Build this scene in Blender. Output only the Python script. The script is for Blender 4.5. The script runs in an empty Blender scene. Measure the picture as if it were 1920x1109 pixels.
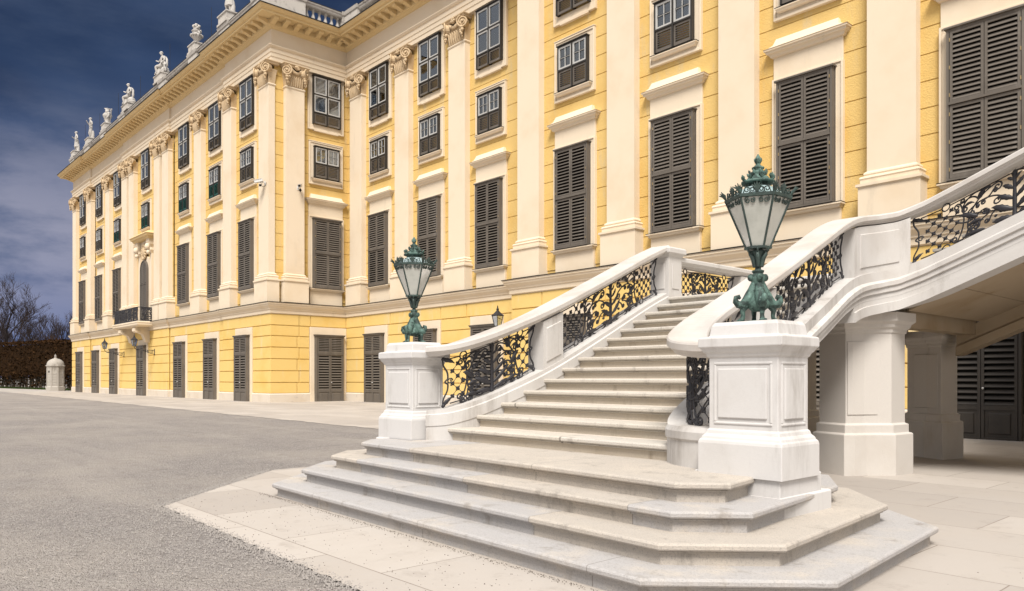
import bpy, math, random
from mathutils import Vector, Matrix
R = math.radians
rnd = random.Random(7)
scn = bpy.context.scene
col = scn.collection

# ------------------------------------------------------------------ materials
def new_mat(name):
    m = bpy.data.materials.new(name); m.use_nodes = True
    nt = m.node_tree
    return m, nt, nt.nodes['Principled BSDF']

def N(nt, kind, **kw):
    n = nt.nodes.new(kind)
    for k, v in kw.items():
        if k.startswith('i_'):
            key = k[2:]
            n.inputs[int(key) if key.isdigit() else key.replace('_', ' ')].default_value = v
        else:
            setattr(n, k, v)
    return n

def mixc(nt, fac, a, b, mode='MIX'):
    n = nt.nodes.new('ShaderNodeMix'); n.data_type = 'RGBA'; n.blend_type = mode
    for sock, v in ((n.inputs[0], fac), (n.inputs[6], a), (n.inputs[7], b)):
        if hasattr(v, 'is_linked'): nt.links.new(v, sock)
        elif sock.type == 'RGBA': sock.default_value = (*v, 1) if len(v) == 3 else v
        else: sock.default_value = v
    return n.outputs[2]

def math_n(nt, op, a, b=0.0, c=None):
    n = nt.nodes.new('ShaderNodeMath'); n.operation = op
    for s, v in zip(n.inputs, (a, b, c)):
        if v is None: continue
        if hasattr(v, 'is_linked'): nt.links.new(v, s)
        else: s.default_value = v
    return n.outputs[0]

def ramp(nt, src, p0, p1):
    n = nt.nodes.new('ShaderNodeMapRange'); n.interpolation_type = 'SMOOTHSTEP'
    n.inputs[1].default_value = p0; n.inputs[2].default_value = p1
    nt.links.new(src, n.inputs[0]); return n.outputs[0]

def pos(nt, scale=(1, 1, 1)):
    g = nt.nodes.new('ShaderNodeNewGeometry')
    if scale == (1, 1, 1): return g.outputs['Position']
    v = nt.nodes.new('ShaderNodeVectorMath'); v.operation = 'MULTIPLY'
    nt.links.new(g.outputs['Position'], v.inputs[0]); v.inputs[1].default_value = scale
    return v.outputs[0]

def noise(nt, vec, scale, detail=4, rough=.6):
    n = N(nt, 'ShaderNodeTexNoise'); n.inputs['Scale'].default_value = scale
    n.inputs['Detail'].default_value = detail; n.inputs['Roughness'].default_value = rough
    nt.links.new(vec, n.inputs['Vector']); return n.outputs['Fac']

def add_bump(nt, bsdf, hgt, strength, dist):
    b = N(nt, 'ShaderNodeBump'); b.inputs['Strength'].default_value = strength
    b.inputs['Distance'].default_value = dist
    nt.links.new(hgt, b.inputs['Height']); nt.links.new(b.outputs[0], bsdf.inputs['Normal'])

def surf(name, base, alt=None, alt_scale=.6, alt_lo=.45, alt_hi=.75, stain=None, stain_scale=2.5, stain_lo=.58,
         stain_hi=.72, streak=False, rough=.85, spec=.25, bump=0, bscale=60, bdist=.01, metal=0, fine=.0):
    m, nt, b = new_mat(name)
    p = pos(nt)
    c = base
    out = None
    alt = alt or tuple(x * .88 for x in base)
    out = mixc(nt, ramp(nt, noise(nt, p, alt_scale), alt_lo, alt_hi), base, alt)
    if stain:
        ps = pos(nt, (1, 1, .22)) if streak else p
        out = mixc(nt, ramp(nt, noise(nt, ps, stain_scale, 8, .7), stain_lo, stain_hi), out, stain)
    if fine:
        f = noise(nt, p, 55, 3, .7)
        out = mixc(nt, math_n(nt, 'MULTIPLY', ramp(nt, f, .35, .7), fine), out, tuple(x * .55 for x in base))
    nt.links.new(out, b.inputs['Base Color'])
    b.inputs['Roughness'].default_value = rough
    b.inputs['Specular IOR Level'].default_value = spec
    b.inputs['Metallic'].default_value = metal
    if bump: add_bump(nt, b, noise(nt, p, bscale, 3, .65), bump, bdist)
    return m

M = {}
M['yellow'] = surf('stucco_yellow', (.78, .54, .20), (.72, .465, .145), .5, stain=(.68, .53, .30), stain_scale=1.1, stain_lo=.55, stain_hi=.72, streak=True, bump=.6, bscale=26, bdist=.03, fine=.18, rough=.95)
M['yellow_smooth'] = surf('plaster_yellow', (.80, .565, .205), (.76, .50, .145), .45, stain=(.74, .59, .33), stain_scale=1.1, stain_lo=.54, stain_hi=.70, streak=True, bump=.35, bscale=9, bdist=.02, rough=.93)
M['cream'] = surf('plaster_cream', (.80, .675, .515), (.75, .61, .44), .5, stain=(.66, .56, .43), stain_scale=1.3, stain_lo=.57, stain_hi=.78, streak=True, bump=.12, bscale=14, bdist=.01, rough=.9)
M['cornice'] = surf('cornice_ochre', (.74, .55, .29), (.70, .49, .23), .4, stain=(.66, .50, .27), stain_scale=1.2, streak=True, rough=.9)
M['capital'] = surf('capital_stone', (.62, .47, .30), (.50, .36, .21), 3, stain=(.30, .21, .12), stain_scale=7, rough=.9, bump=.3, bscale=30)
M['plinth'] = surf('plinth_stone', (.68, .60, .50), (.62, .52, .40), .8, stain=(.50, .44, .38), stain_scale=1.4, rough=.85)
M['white'] = surf('white_stone', (.60, .575, .55), (.535, .50, .465), 1.3, stain=(.34, .31, .28), stain_scale=2.6, stain_lo=.50, stain_hi=.78, streak=True, rough=.7, bump=.12, bscale=45, bdist=.006, fine=.07)
M['white_fresh'] = surf('white_stone_limewash', (.635, .615, .60), (.575, .55, .525), 1.7, stain=(.37, .345, .32), stain_scale=3.4, stain_lo=.48, stain_hi=.80, streak=True, rough=.75, bump=.15, bscale=40, bdist=.006, fine=.05)
M['marble'] = surf('rail_marble', (.60, .565, .53), (.51, .46, .415), 1.6, .4, .7, stain=(.70, .56, .44), stain_scale=2.6, stain_lo=.6, stain_hi=.75, rough=.55, spec=.4, bump=.1, bscale=50, bdist=.004, fine=.08)
M['pier'] = surf('pier_stone', (.73, .665, .59), (.66, .585, .49), .8, stain=(.40, .29, .17), stain_scale=1.7, stain_lo=.62, stain_hi=.78, streak=True, rough=.8, bump=.2, bscale=30, bdist=.006, fine=.1)
M['pier_white'] = surf('pier_stone_pale', (.615, .575, .53), (.55, .50, .445), .8, stain=(.56, .48, .39), stain_scale=1.9, stain_lo=.6, stain_hi=.78, streak=True, rough=.75, bump=.2, bscale=30, bdist=.006, fine=.06)
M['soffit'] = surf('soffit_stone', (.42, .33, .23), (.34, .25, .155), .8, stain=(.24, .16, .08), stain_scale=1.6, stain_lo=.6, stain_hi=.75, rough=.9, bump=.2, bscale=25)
M['shutter'] = surf('shutter_paint', (.140, .120, .100), (.112, .097, .082), 1.2, stain=(.195, .172, .148), stain_scale=1.6, stain_lo=.52, stain_hi=.72, streak=True, rough=.55, spec=.35, bump=.05, bscale=40)
M['shutter_green'] = surf('shutter_paint_green', (.012, .075, .060), (.010, .060, .05), 2, rough=.5, spec=.4)
M['shutter_shaded'] = surf('shutter_paint_shaded', (.050, .042, .035), (.036, .031, .027), 2, rough=.45, spec=.4, bump=.05, bscale=40)  # shutter colour darkened to carry the shade on the passage door
M['frame_dark'] = surf('sash_dark', (.030, .026, .022), rough=.45, spec=.4)
M['void'] = surf('louvre_backing', (.010, .009, .008), rough=.9)
M['sash'] = surf('sash_white', (.52, .51, .49), rough=.6)
M['room'] = surf('room_curtain', (.74, .72, .68), (.20, .20, .20), 1.3, .48, .6, rough=.9)
M['iron'] = surf('wrought_iron', (.022, .021, .026), (.035, .033, .038), 6, rough=.5, spec=.5, bump=.3, bscale=60, bdist=.004)
M['brass'] = surf('brass_hinge', (.55, .40, .20), rough=.35, metal=.8)
M['lead'] = surf('lead_flashing', (.030, .028, .028), rough=.6)
M['attic'] = surf('attic_stone', (.56, .52, .47), (.44, .40, .36), 1.5, stain=(.13, .12, .115), stain_scale=2.5, stain_lo=.54, stain_hi=.74, rough=.9)
M['sentry'] = surf('sentry_stone', (.44, .405, .36), (.36, .325, .28), 2, stain=(.2, .175, .15), stain_scale=3, streak=True, rough=.9)
M['statue'] = surf('statue_stone', (.52, .49, .455), (.42, .395, .365), 2, stain=(.16, .15, .14), stain_scale=5, stain_lo=.55, stain_hi=.72, rough=.9)
M['copper'] = surf('verdigris', (.095, .165, .14), (.026, .046, .04), 13, .42, .58, stain=(.20, .33, .285), stain_scale=16, stain_lo=.54, stain_hi=.70, rough=.65, spec=.4, bump=.6, bscale=55, bdist=.012)
M['copper_dark'] = surf('verdigris_dark', (.055, .085, .075), (.03, .045, .042), 9, .4, .65, stain=(.10, .20, .17), stain_scale=18, stain_lo=.58, stain_hi=.7, rough=.55, spec=.45, bump=.4, bscale=60, bdist=.006)
M['copper_pale'] = surf('verdigris_pale', (.33, .42, .43), (.20, .30, .29), 7, stain=(.07, .14, .12), stain_scale=9, stain_lo=.58, stain_hi=.7, rough=.5, spec=.5)
M['bark'] = surf('bark', (.030, .024, .023), (.018, .015, .015), 3, rough=.95)
M['twig'] = surf('twigs', (.040, .030, .030), rough=.95)
M['hedge'] = surf('hedge_leaf', (.030, .015, .006), (.014, .009, .005), 2, rough=.95, spec=.05)
M['hedge_tip'] = surf('hedge_tip', (.055, .028, .012), rough=.95, spec=.05)
M['stem'] = surf('hedge_stem', (.13, .105, .08), (.05, .04, .03), 2, rough=.95)
M['grass'] = surf('grass', (.035, .06, .012), (.05, .05, .015), 3, rough=.95)
M['camwhite'] = surf('camera_housing', (.7, .69, .67), rough=.4)
M['black'] = surf('black_plastic', (.012, .012, .012), rough=.35)

def glass_mat():
    m, nt, b = new_mat('window_pane')
    nt.nodes.remove(b)
    t = N(nt, 'ShaderNodeBsdfTransparent'); t.inputs[0].default_value = (.90, .93, .97, 1)
    g = N(nt, 'ShaderNodeBsdfGlossy'); g.inputs['Roughness'].default_value = .03
    g.inputs[0].default_value = (.85, .92, 1, 1)
    f = N(nt, 'ShaderNodeFresnel'); f.inputs[0].default_value = 1.5
    k = math_n(nt, 'MULTIPLY_ADD', f.outputs[0], .85, .15)
    mx = N(nt, 'ShaderNodeMixShader')
    nt.links.new(k, mx.inputs[0]); nt.links.new(t.outputs[0], mx.inputs[1]); nt.links.new(g.outputs[0], mx.inputs[2])
    nt.links.new(mx.outputs[0], nt.nodes['Material Output'].inputs[0])
    return m
M['glass'] = glass_mat()

def frosted():
    m, nt, b = new_mat('frosted_lamp_glass')
    p = pos(nt)
    c = mixc(nt, ramp(nt, noise(nt, p, 6), .4, .7), (.68, .685, .63), (.56, .57, .52))
    nt.links.new(c, b.inputs['Base Color'])
    b.inputs['Roughness'].default_value = .12; b.inputs['Specular IOR Level'].default_value = .55
    b.inputs['Transmission Weight'].default_value = .25
    return m
M['frost'] = frosted()

def stone_steps(name, grey, beige, block, amount, axis=0):
    """dressed stone blocks of differing tint, one hash per block length"""
    m, nt, b = new_mat(name)
    g = N(nt, 'ShaderNodeNewGeometry'); sp = N(nt, 'ShaderNodeSeparateXYZ'); nt.links.new(g.outputs['Position'], sp.inputs[0])
    oi = N(nt, 'ShaderNodeObjectInfo')
    x = math_n(nt, 'ADD', math_n(nt, 'DIVIDE', sp.outputs[0], block), math_n(nt, 'MULTIPLY', oi.outputs['Random'], 5.1))
    fl = math_n(nt, 'FLOOR', x); fr = math_n(nt, 'FRACT', x)
    wn = N(nt, 'ShaderNodeTexWhiteNoise'); wn.noise_dimensions = '2D'
    cb = N(nt, 'ShaderNodeCombineXYZ'); nt.links.new(fl, cb.inputs[0]); nt.links.new(oi.outputs['Random'], cb.inputs[1])
    nt.links.new(cb.outputs[0], wn.inputs['Vector'])
    p = pos(nt)
    c = mixc(nt, ramp(nt, wn.outputs['Value'], 1 - amount - .02, 1 - amount + .02), grey, beige)
    c = mixc(nt, math_n(nt, 'MULTIPLY', wn.outputs['Value'], .25), c, tuple(v * .8 for v in grey))
    c = mixc(nt, ramp(nt, noise(nt, p, 2.4, 6, .65), .45, .8), c, tuple(min(1, v * 1.06) for v in beige))
    # worn pale and dark specks, and grime on the upright faces
    c = mixc(nt, math_n(nt, 'MULTIPLY', ramp(nt, noise(nt, p, 95, 3, .75), .50, .68), .5), c, tuple(v * .45 for v in grey))
    c = mixc(nt, math_n(nt, 'MULTIPLY', ramp(nt, noise(nt, pos(nt, (1, 1, .35)), 4.5, 9, .75), .53, .70), .75), c, (.27, .24, .21))
    jt = math_n(nt, 'LESS_THAN', fr, .0035)
    c = mixc(nt, math_n(nt, 'MULTIPLY', jt, .7), c, (.14, .12, .10))
    nt.links.new(c, b.inputs['Base Color'])
    b.inputs['Roughness'].default_value = .8; b.inputs['Specular IOR Level'].default_value = .3
    add_bump(nt, b, noise(nt, p, 38, 6, .75), .8, .010)
    return m
M['step_low'] = stone_steps('step_stone_grey', (.46, .44, .43), (.535, .475, .405), 1.9, .25)
M['riser'] = surf('riser_stone', (.545, .475, .385), (.49, .415, .32), 1.2, stain=(.30, .24, .175), stain_scale=4, stain_lo=.55, stain_hi=.75, streak=True, rough=.85, bump=.3, bscale=50, bdist=.006, fine=.2)
M['step_up'] = stone_steps('step_stone_beige', (.57, .53, .475), (.60, .545, .47), 7.0, .5)

def gravel_mat():
    m, nt, b = new_mat('gravel')
    p = pos(nt)
    v = N(nt, 'ShaderNodeTexVoronoi'); v.inputs['Scale'].default_value = 90; nt.links.new(p, v.inputs['Vector'])
    v2 = N(nt, 'ShaderNodeTexVoronoi'); v2.inputs['Scale'].default_value = 24; nt.links.new(p, v2.inputs['Vector'])
    sc = N(nt, 'ShaderNodeSeparateColor'); nt.links.new(v.outputs['Color'], sc.inputs[0])
    sc2 = N(nt, 'ShaderNodeSeparateColor'); nt.links.new(v2.outputs['Color'], sc2.inputs[0])
    c = mixc(nt, sc.outputs[0], (.19, .172, .165), (.52, .48, .445))
    c = mixc(nt, math_n(nt, 'MULTIPLY', sc2.outputs[1], .5), c, (.23, .207, .2))
    big = ramp(nt, noise(nt, p, .35, 5, .6), .38, .66)
    c = mixc(nt, math_n(nt, 'MULTIPLY', big, .55), c, (.43, .385, .345))
    trk = ramp(nt, noise(nt, pos(nt, (.10, .9, 1)), 1.1, 4, .55), .50, .64)
    c = mixc(nt, math_n(nt, 'MULTIPLY', trk, .30), c, (.46, .415, .375))
    mid = ramp(nt, noise(nt, p, 3.2, 4, .6), .5, .72)
    c = mixc(nt, math_n(nt, 'MULTIPLY', mid, .3), c, (.20, .18, .172))
    nt.links.new(c, b.inputs['Base Color']); b.inputs['Roughness'].default_value = .95; b.inputs['Specular IOR Level'].default_value = .15
    h = math_n(nt, 'ADD', v.outputs['Distance'], math_n(nt, 'MULTIPLY', v2.outputs['Distance'], 1.2))
    add_bump(nt, b, math_n(nt, 'MULTIPLY', h, -1.0), .9, .02)
    return m
M['gravel'] = gravel_mat()
M['pebble'] = surf('pebbles', (.38, .35, .325), (.22, .20, .19), 40, rough=.95)
M['grit'] = surf('dark_grit', (.17, .145, .125), (.09, .08, .07), 30, rough=.95)

def paving_mat():
    m, nt, b = new_mat('paving_slabs')
    p = pos(nt)
    br = N(nt, 'ShaderNodeTexBrick'); nt.links.new(p, br.inputs['Vector'])
    br.inputs['Scale'].default_value = 1; br.inputs['Brick Width'].default_value = 1.45; br.inputs['Row Height'].default_value = .92
    br.inputs['Mortar Size'].default_value = .005; br.inputs['Mortar Smooth'].default_value = .1
    br.inputs['Color1'].default_value = (.49, .445, .40, 1); br.inputs['Color2'].default_value = (.385, .345, .31, 1)
    br.inputs['Mortar'].default_value = (.24, .20, .17, 1)
    c = mixc(nt, ramp(nt, noise(nt, p, .9, 6, .65), .4, .75), br.outputs['Color'], (.42, .37, .32), 'MIX')
    c = mixc(nt, .55, br.outputs['Color'], c)
    c = mixc(nt, math_n(nt, 'MULTIPLY', ramp(nt, noise(nt, p, 3.5, 8, .75), .52, .72), .6), c, (.32, .28, .245))
    c = mixc(nt, math_n(nt, 'MULTIPLY', ramp(nt, noise(nt, p, 90, 2, .7), .55, .75), .25), c, (.35, .30, .26))
    nt.links.new(c, b.inputs['Base Color']); b.inputs['Roughness'].default_value = .85; b.inputs['Specular IOR Level'].default_value = .25
    add_bump(nt, b, math_n(nt, 'ADD', math_n(nt, 'MULTIPLY', br.outputs['Fac'], -1.0), math_n(nt, 'MULTIPLY', noise(nt, p, 35, 3), .25)), .5, .008)
    return m
M['paving'] = paving_mat()

# ------------------------------------------------------------------ mesh builder
class MB:
    def __init__(s, T=None): s.v, s.f, s.mi, s.sm, s.T, s.i = [], [], [], [], T, 0
    def add(s, vs, fs, smooth=False):
        o = len(s.v)
        if s.T is not None: vs = [tuple(s.T @ Vector(p)) for p in vs]
        s.v += [tuple(p) for p in vs]
        s.f += [tuple(o + k for k in f) for f in fs]
        s.mi += [s.i] * len(fs); s.sm += [smooth] * len(fs)
    def box(s, x0, x1, y0, y1, z0, z1):
        s.add([(x0, y0, z0), (x1, y0, z0), (x1, y1, z0), (x0, y1, z0), (x0, y0, z1), (x1, y0, z1), (x1, y1, z1), (x0, y1, z1)],
              [(0, 3, 2, 1), (4, 5, 6, 7), (0, 1, 5, 4), (1, 2, 6, 5), (2, 3, 7, 6), (3, 0, 4, 7)])
    def rings(s, rings, closed=True, cap0=True, cap1=True, smooth=False):
        """loft a list of equal-length rings (each ring a list of points)"""
        n = len(rings[0]); vs = [p for r in rings for p in r]; fs = []
        for a in range(len(rings) - 1):
            for k in range(n if closed else n - 1):
                k2 = (k + 1) % n
                fs.append((a * n + k, a * n + k2, (a + 1) * n + k2, (a + 1) * n + k))
        s.add(vs, fs, smooth)
        if cap0: s.add(rings[0], [tuple(range(n))[::-1]])
        if cap1: s.add(rings[-1], [tuple(range(n))])
    def loft(s, poly, prof, cap0=True, cap1=True):
        """poly: CCW plan outline; prof: [(outward offset, z)]"""
        s.rings([[(x, y, z) for x, y in offset(poly, d)] for d, z in prof], True, cap0, cap1)
    def lathe(s, prof, n=16, c=(0, 0, 0), smooth=True, phase=0, cap=True):
        rg = [[(c[0] + r * math.cos(phase + 2 * math.pi * k / n), c[1] + r * math.sin(phase + 2 * math.pi * k / n), c[2] + z) for k in range(n)] for r, z in prof]
        s.rings(rg, True, cap, cap, smooth)
    def tube(s, pts, r, n=6, smooth=True, flat=None, cap=True):
        """flat: (axis vector, factor) squashes the section along an axis"""
        pts = [Vector(p) for p in pts]; rg = []
        up = None
        for k, p in enumerate(pts):
            d = (pts[min(k + 1, len(pts) - 1)] - pts[max(k - 1, 0)])
            if d.length < 1e-9: d = Vector((0, 0, 1))
            d.normalize()
            if up is None: up = d.orthogonal().normalized()
            u = (up - d * up.dot(d))
            if u.length < 1e-6: u = d.orthogonal()
            u.normalize(); up = u; w = d.cross(u)
            rr = r[k] if isinstance(r, (list, tuple)) else r
            ring = []
            for j in range(n):
                a = 2 * math.pi * j / n
                o = (u * math.cos(a) + w * math.sin(a)) * rr
                if flat: ax = flat[0]; o = o - ax * o.dot(ax) * (1 - flat[1])
                ring.append(tuple(p + o))
            rg.append(ring)
        s.rings(rg, True, cap, cap, smooth)
    def ball(s, c, rx, ry=None, rz=None, n=10, m=6, bumpy=0):
        ry = rx if ry is None else ry; rz = rx if rz is None else rz
        rg = []
        for a in range(m + 1):
            t = math.pi * a / m; q = max(.02, math.sin(t))
            rg.append([(c[0] + rx * q * math.cos(2 * math.pi * k / n) * (1 + bumpy * rnd.uniform(-1, 1)), c[1] + ry * q * math.sin(2 * math.pi * k / n) * (1 + bumpy * rnd.uniform(-1, 1)), c[2] - rz * math.cos(t)) for k in range(n)])
        s.rings(rg, True, True, True, True)
    def build(s, name, mats, parent=None, loc=None, rotz=0, bevel=0, seg=2, mesh_only=False):
        me = bpy.data.meshes.new(name); me.from_pydata(s.v, [], s.f)
        for m in (mats if isinstance(mats, (list, tuple)) else [mats]): me.materials.append(M[m])
        me.polygons.foreach_set('material_index', s.mi); me.polygons.foreach_set('use_smooth', s.sm)
        me.validate(); me.update()
        o = bpy.data.objects.new(name, me); col.objects.link(o)
        if parent: o.parent = parent
        if loc: o.location = loc
        o.rotation_euler.z = rotz
        if bevel:
            b = o.modifiers.new('edge', 'BEVEL'); b.width = bevel; b.segments = seg; b.limit_method = 'ANGLE'; b.angle_limit = R(40)
        return o

def offset(poly, d):
    if d == 0: return list(poly)
    n = len(poly); out = []
    for k in range(n):
        p0, p1, p2 = Vector(poly[k - 1]), Vector(poly[k]), Vector(poly[(k + 1) % n])
        a = (p1 - p0).normalized(); b = (p2 - p1).normalized()
        na, nb = Vector((a.y, -a.x)), Vector((b.y, -b.x))
        m = na + nb; L = m.length_squared
        m = m * (2 / L) if L > 1e-6 else na
        if m.length > 3: m = m.normalized() * 3
        out.append(tuple(p1 + m * d))
    return out

def rect(x0, x1, y0, y1): return [(x0, y0), (x1, y0), (x1, y1), (x0, y1)]

def sweep(mb, path, prof, smooth=False, cap=True):
    """path: list of (x, y, zoff), prof: closed outline [(side, dz)], side>0 to the right of travel; mitred"""
    P = [Vector((p[0], p[1])) for p in path]; rg = []
    for k in range(len(P)):
        a = (P[k] - P[k - 1]).normalized() if k else (P[1] - P[0]).normalized()
        b = (P[k + 1] - P[k]).normalized() if k < len(P) - 1 else a
        na, nb = Vector((a.y, -a.x)), Vector((b.y, -b.x))
        m = na + nb; m = m * (2 / m.length_squared)
        zo = path[k][2] if len(path[k]) > 2 else 0
        rg.append([(P[k].x + m.x * s, P[k].y + m.y * s, zo + z) for s, z in prof])
    mb.rings(rg, True, cap, cap, smooth)

def empty(name, loc=(0, 0, 0), rotz=0, parent=None):
    o = bpy.data.objects.new(name, None); col.objects.link(o); o.location = loc; o.rotation_euler.z = rotz
    o.empty_display_size = .3
    if parent: o.parent = parent
    return o
def tag(o, label=None, cat=None, group=None, kind=None):
    if label: o['label'] = label
    if cat: o['category'] = cat
    if group: o['group'] = group
    if kind: o['kind'] = kind
    return o
def copy_tree(o, parent=None, loc=None, rotz=None):
    c = o.copy(); col.objects.link(c); c.parent = parent
    if loc is not None: c.location = loc
    if rotz is not None: c.rotation_euler.z = rotz
    for ch in list(o.children): copy_tree(ch, c)
    return c
def lerp_table(tab, x):
    for (a, b), (c, d) in zip(tab, tab[1:]):
        if x <= c: return b + (d - b) * max(0, (x - a)) / (c - a)
    return tab[-1][1]
def sstep(a, b, x):
    t = max(0, min(1, (x - a) / (b - a))); return t * t * (3 - 2 * t)
# ------------------------------------------------------------------ the palace
palace = empty('palace', (-45, 20, 0))
tag(palace, 'long yellow baroque palace with cream pilasters and dark shutters', 'palace')
def pal(o):          # parent to the palace, keeping world placement
    o.parent = palace; o.location = Vector(o.location) - palace.location; return o
YA, YAr, XC, YB1, YB2 = 17.64, 17.76, -38.55, 22.15, 21.15
W = [(-81.75, 40), (-81.75, YA), (-75.3, YA), (-75.3, YAr), (-65.6, YAr), (-65.6, YA), (-54.6, YA), (-54.6, YAr),
     (-45.0, YAr), (-45.0, YA), (XC, YA), (XC, YB1), (-23.4, YB1), (-23.4, YB2), (9, YB2)]
def rng(x): return YAr if (-75.3 < x < -65.6 or -54.6 < x < -45.0) else YA
def T_A(y): return Matrix.Translation((0, y, 0))
T_C = Matrix.Translation((XC, 0, 0)) @ Matrix.Rotation(R(90), 4, 'Z')
T_B1, T_B2 = T_A(YB1), T_A(YB2)

# bays: (window centre, facet)
bayA = [-41.95, -47.0, -52.4, -60.1, -67.8, -73.3, -78.4]
bayC = [21.02]
bayB1 = [-35.35, -30.7, -26.15]
bayB2 = [-20.05, -15.4, -10.75, -6.1]
pilA = [-39.42, -44.4, -49.5, -55.3, -57.1, -63.1, -64.9, -70.2, -75.6, -80.9]
pilC = [19.05]
pilB1 = [-37.5, -32.95, -28.35]
pilB2 = [-22.4, -17.6, -12.95, -8.3, -3.6]

# --- walls
mb = MB(); sweep(mb, W, [(-.055, -.4), (-.055, 4.8), (-1.3, 4.8), (-1.3, -.4)])
rows = [.46, 1.05, 1.68, 2.32, 2.94, 3.55, 4.12, 4.74]
def blocks(T, s0, s1, doors, joints=(), quoin=None):
    mb.T = T
    for k in range(7):
        z0, z1 = rows[k] + .032, rows[k + 1] - .032
        cuts = [(s0, s1)]
        if k < 6:
            for d in doors:
                new = []
                for a, b in cuts:
                    if d - 1.14 > a and d + 1.14 < b: new += [(a, d - 1.14), (d + 1.14, b)]
                    elif a < d + 1.14 < b: new.append((d + 1.14, b))
                    elif a < d - 1.14 < b: new.append((a, d - 1.14))
                    else: new.append((a, b))
                cuts = new
        for a, b in cuts:
            segs = [a] + [j for j in (joints if k == 6 else ()) if a + .3 < j < b - .3]
            if quoin and a <= quoin[0] <= b and k % 2 == (1 if k < 6 else 0): segs.append(quoin[0])
            elif quoin and b - a > 1.2 and a <= quoin[0] - .5 <= b and k < 6: segs.append(quoin[0] + .0 if False else b - .72 if quoin[1] else a + .72)
            segs = sorted(segs) + [b]
            for p, q in zip(segs, segs[1:]):
                p2, q2 = p + (.02 if p != a else 0), q - (.02 if q != b else 0)
                mb.add([(p2, .06, z0 - .02), (q2, .06, z0 - .02), (q2, .06, z1 + .02), (p2, .06, z1 + .02), (p2 + .012, 0, z0), (q2 - .012, 0, z0), (q2 - .012, 0, z1), (p2 + .012, 0, z1)],
                       [(4, 5, 6, 7), (0, 1, 5, 4), (1, 2, 6, 5), (2, 3, 7, 6), (3, 0, 4, 7)])
    mb.T = None
segA = [(-81.75, -75.3), (-75.3, -65.6), (-65.6, -54.6), (-54.6, -45.0), (-45.0, XC)]
for a, b in segA: blocks(T_A(rng((a + b) / 2)), a, b, [x for x in bayA if a < x < b], quoin=None)
blocks(T_C, YA, YB1, bayC, joints=(19.3, 19.95), quoin=(19.28, True))
blocks(T_B1, XC, -23.4, bayB1, joints=(-36.8, -34.0, -32.2, -29.6, -27.6), quoin=None)
blocks(T_B2, -23.4, 9, bayB2, joints=(-21.6, -18.3, -16.8, -13.9))
mb.T = T_B1
for x in (-33.0, -28.4): 
    for k in range(6): mb.box(x - .012, x + .012, -.004, .03, rows[k] + .03, rows[k + 1] - .03)
mb.T = None
pal(mb.build('rusticated_wall', 'yellow_smooth'))

mb = MB(); sweep(mb, W, [(.05, -.4), (.05, .42), (.0, .47), (-.3, .47), (-.3, -.4)])
pal(mb.build('plinth', 'plinth'))
mb = MB(); sweep(mb, W, [(-.33, 5.0), (-.33, 18.4), (-1.3, 18.4), (-1.3, 5.0)])
def courses(T, s0, s1):
    mb.T = T; z = 6.96 - 2 * .705
    while z < 18.2:
        mb.add([(s0, .345, z + .006), (s1, .345, z + .006), (s1, .345, z + .699), (s0, .345, z + .699), (s0, .30, z + .016), (s1, .30, z + .016), (s1, .30, z + .689), (s0, .30, z + .689)],
               [(4, 5, 6, 7), (0, 1, 5, 4), (1, 2, 6, 5), (2, 3, 7, 6), (3, 0, 4, 7)])
        z += .705
    mb.T = None
for a, b in segA: courses(T_A(rng((a + b) / 2)), a + (.3 if a < -81 else 0), b - (.3 if b > -39 else 0))
courses(T_C, YA + .3, YB1 + .3); courses(T_B1, XC - .3, -23.4 + .3); courses(T_B2, -23.1, 9)
pal(mb.build('upper_wall', 'yellow'))
mb = MB(); sweep(mb, W, [(-.02, 4.72), (.06, 4.76), (.06, 4.93), (.10, 4.95), (.10, 5.0), (.15, 5.06), (.22, 5.14), (.24, 5.22), (.27, 5.23), (.27, 5.315), (-.4, 5.315), (-.4, 4.72)])
pal(mb.build('string_course', 'cream'))
mb = MB(); sweep(mb, W, [(.30, 5.305), (.31, 5.335), (-.25, 5.40), (-.4, 5.40), (-.4, 5.32), (.27, 5.318)])
pal(mb.build('lead_flashing', 'lead'))
mb = MB(); sweep(mb, W, [(-.30, 18.18), (-.06, 18.18), (-.06, 18.40), (-.03, 18.41), (-.03, 18.62), (.0, 18.63), (.0, 18.85), (.05, 18.87), (.11, 18.95), (.11, 18.99), (-.08, 19.02), (-.08, 19.86), (-1.3, 19.86), (-1.3, 18.18)])
pal(mb.build('architrave', 'cream'))
mb = MB()
sweep(mb, W, [(-.08, 19.86), (-.02, 19.88), (.04, 19.93), (.16, 19.97), (.18, 20.03), (.18, 20.25), (.84, 20.25), (.84, 20.36), (.88, 20.37), (.93, 20.40), (.97, 20.46), (1.02, 20.53), (1.02, 20.56), (-1.3, 20.56), (-1.3, 19.86)])
def modillions(T, s0, s1):
    mb.T = T; n = round((s1 - s0) / .66); p = (s1 - s0) / n
    side = [(.17, 19.99), (.34, 20.03), (.52, 20.10), (.66, 20.10), (.73, 20.15), (.73, 20.248), (.17, 20.248)]
    for k in range(n):
        c = s0 + (k + .5) * p
        mb.rings([[(c - .13, -d, z) for d, z in side], [(c + .13, -d, z) for d, z in side]])
    mb.T = None
for a, b in segA: modillions(T_A(rng((a + b) / 2)), a - (.3 if a < -81 else 0), b + (.3 if b > -39 else 0))
modillions(T_C, YA - .3, YB1 - .3); modillions(T_B1, XC + .35, -23.7); modillions(T_B2, -23.7, 9)
pal(mb.build('cornice', 'cornice'))
mb = MB(); sweep(mb, W, [(1.05, 20.555), (1.06, 20.60), (-.3, 20.66), (-1.3, 20.66), (-1.3, 20.563), (1.02, 20.563)])
pal(mb.build('lead_flashing', 'lead'))

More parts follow.
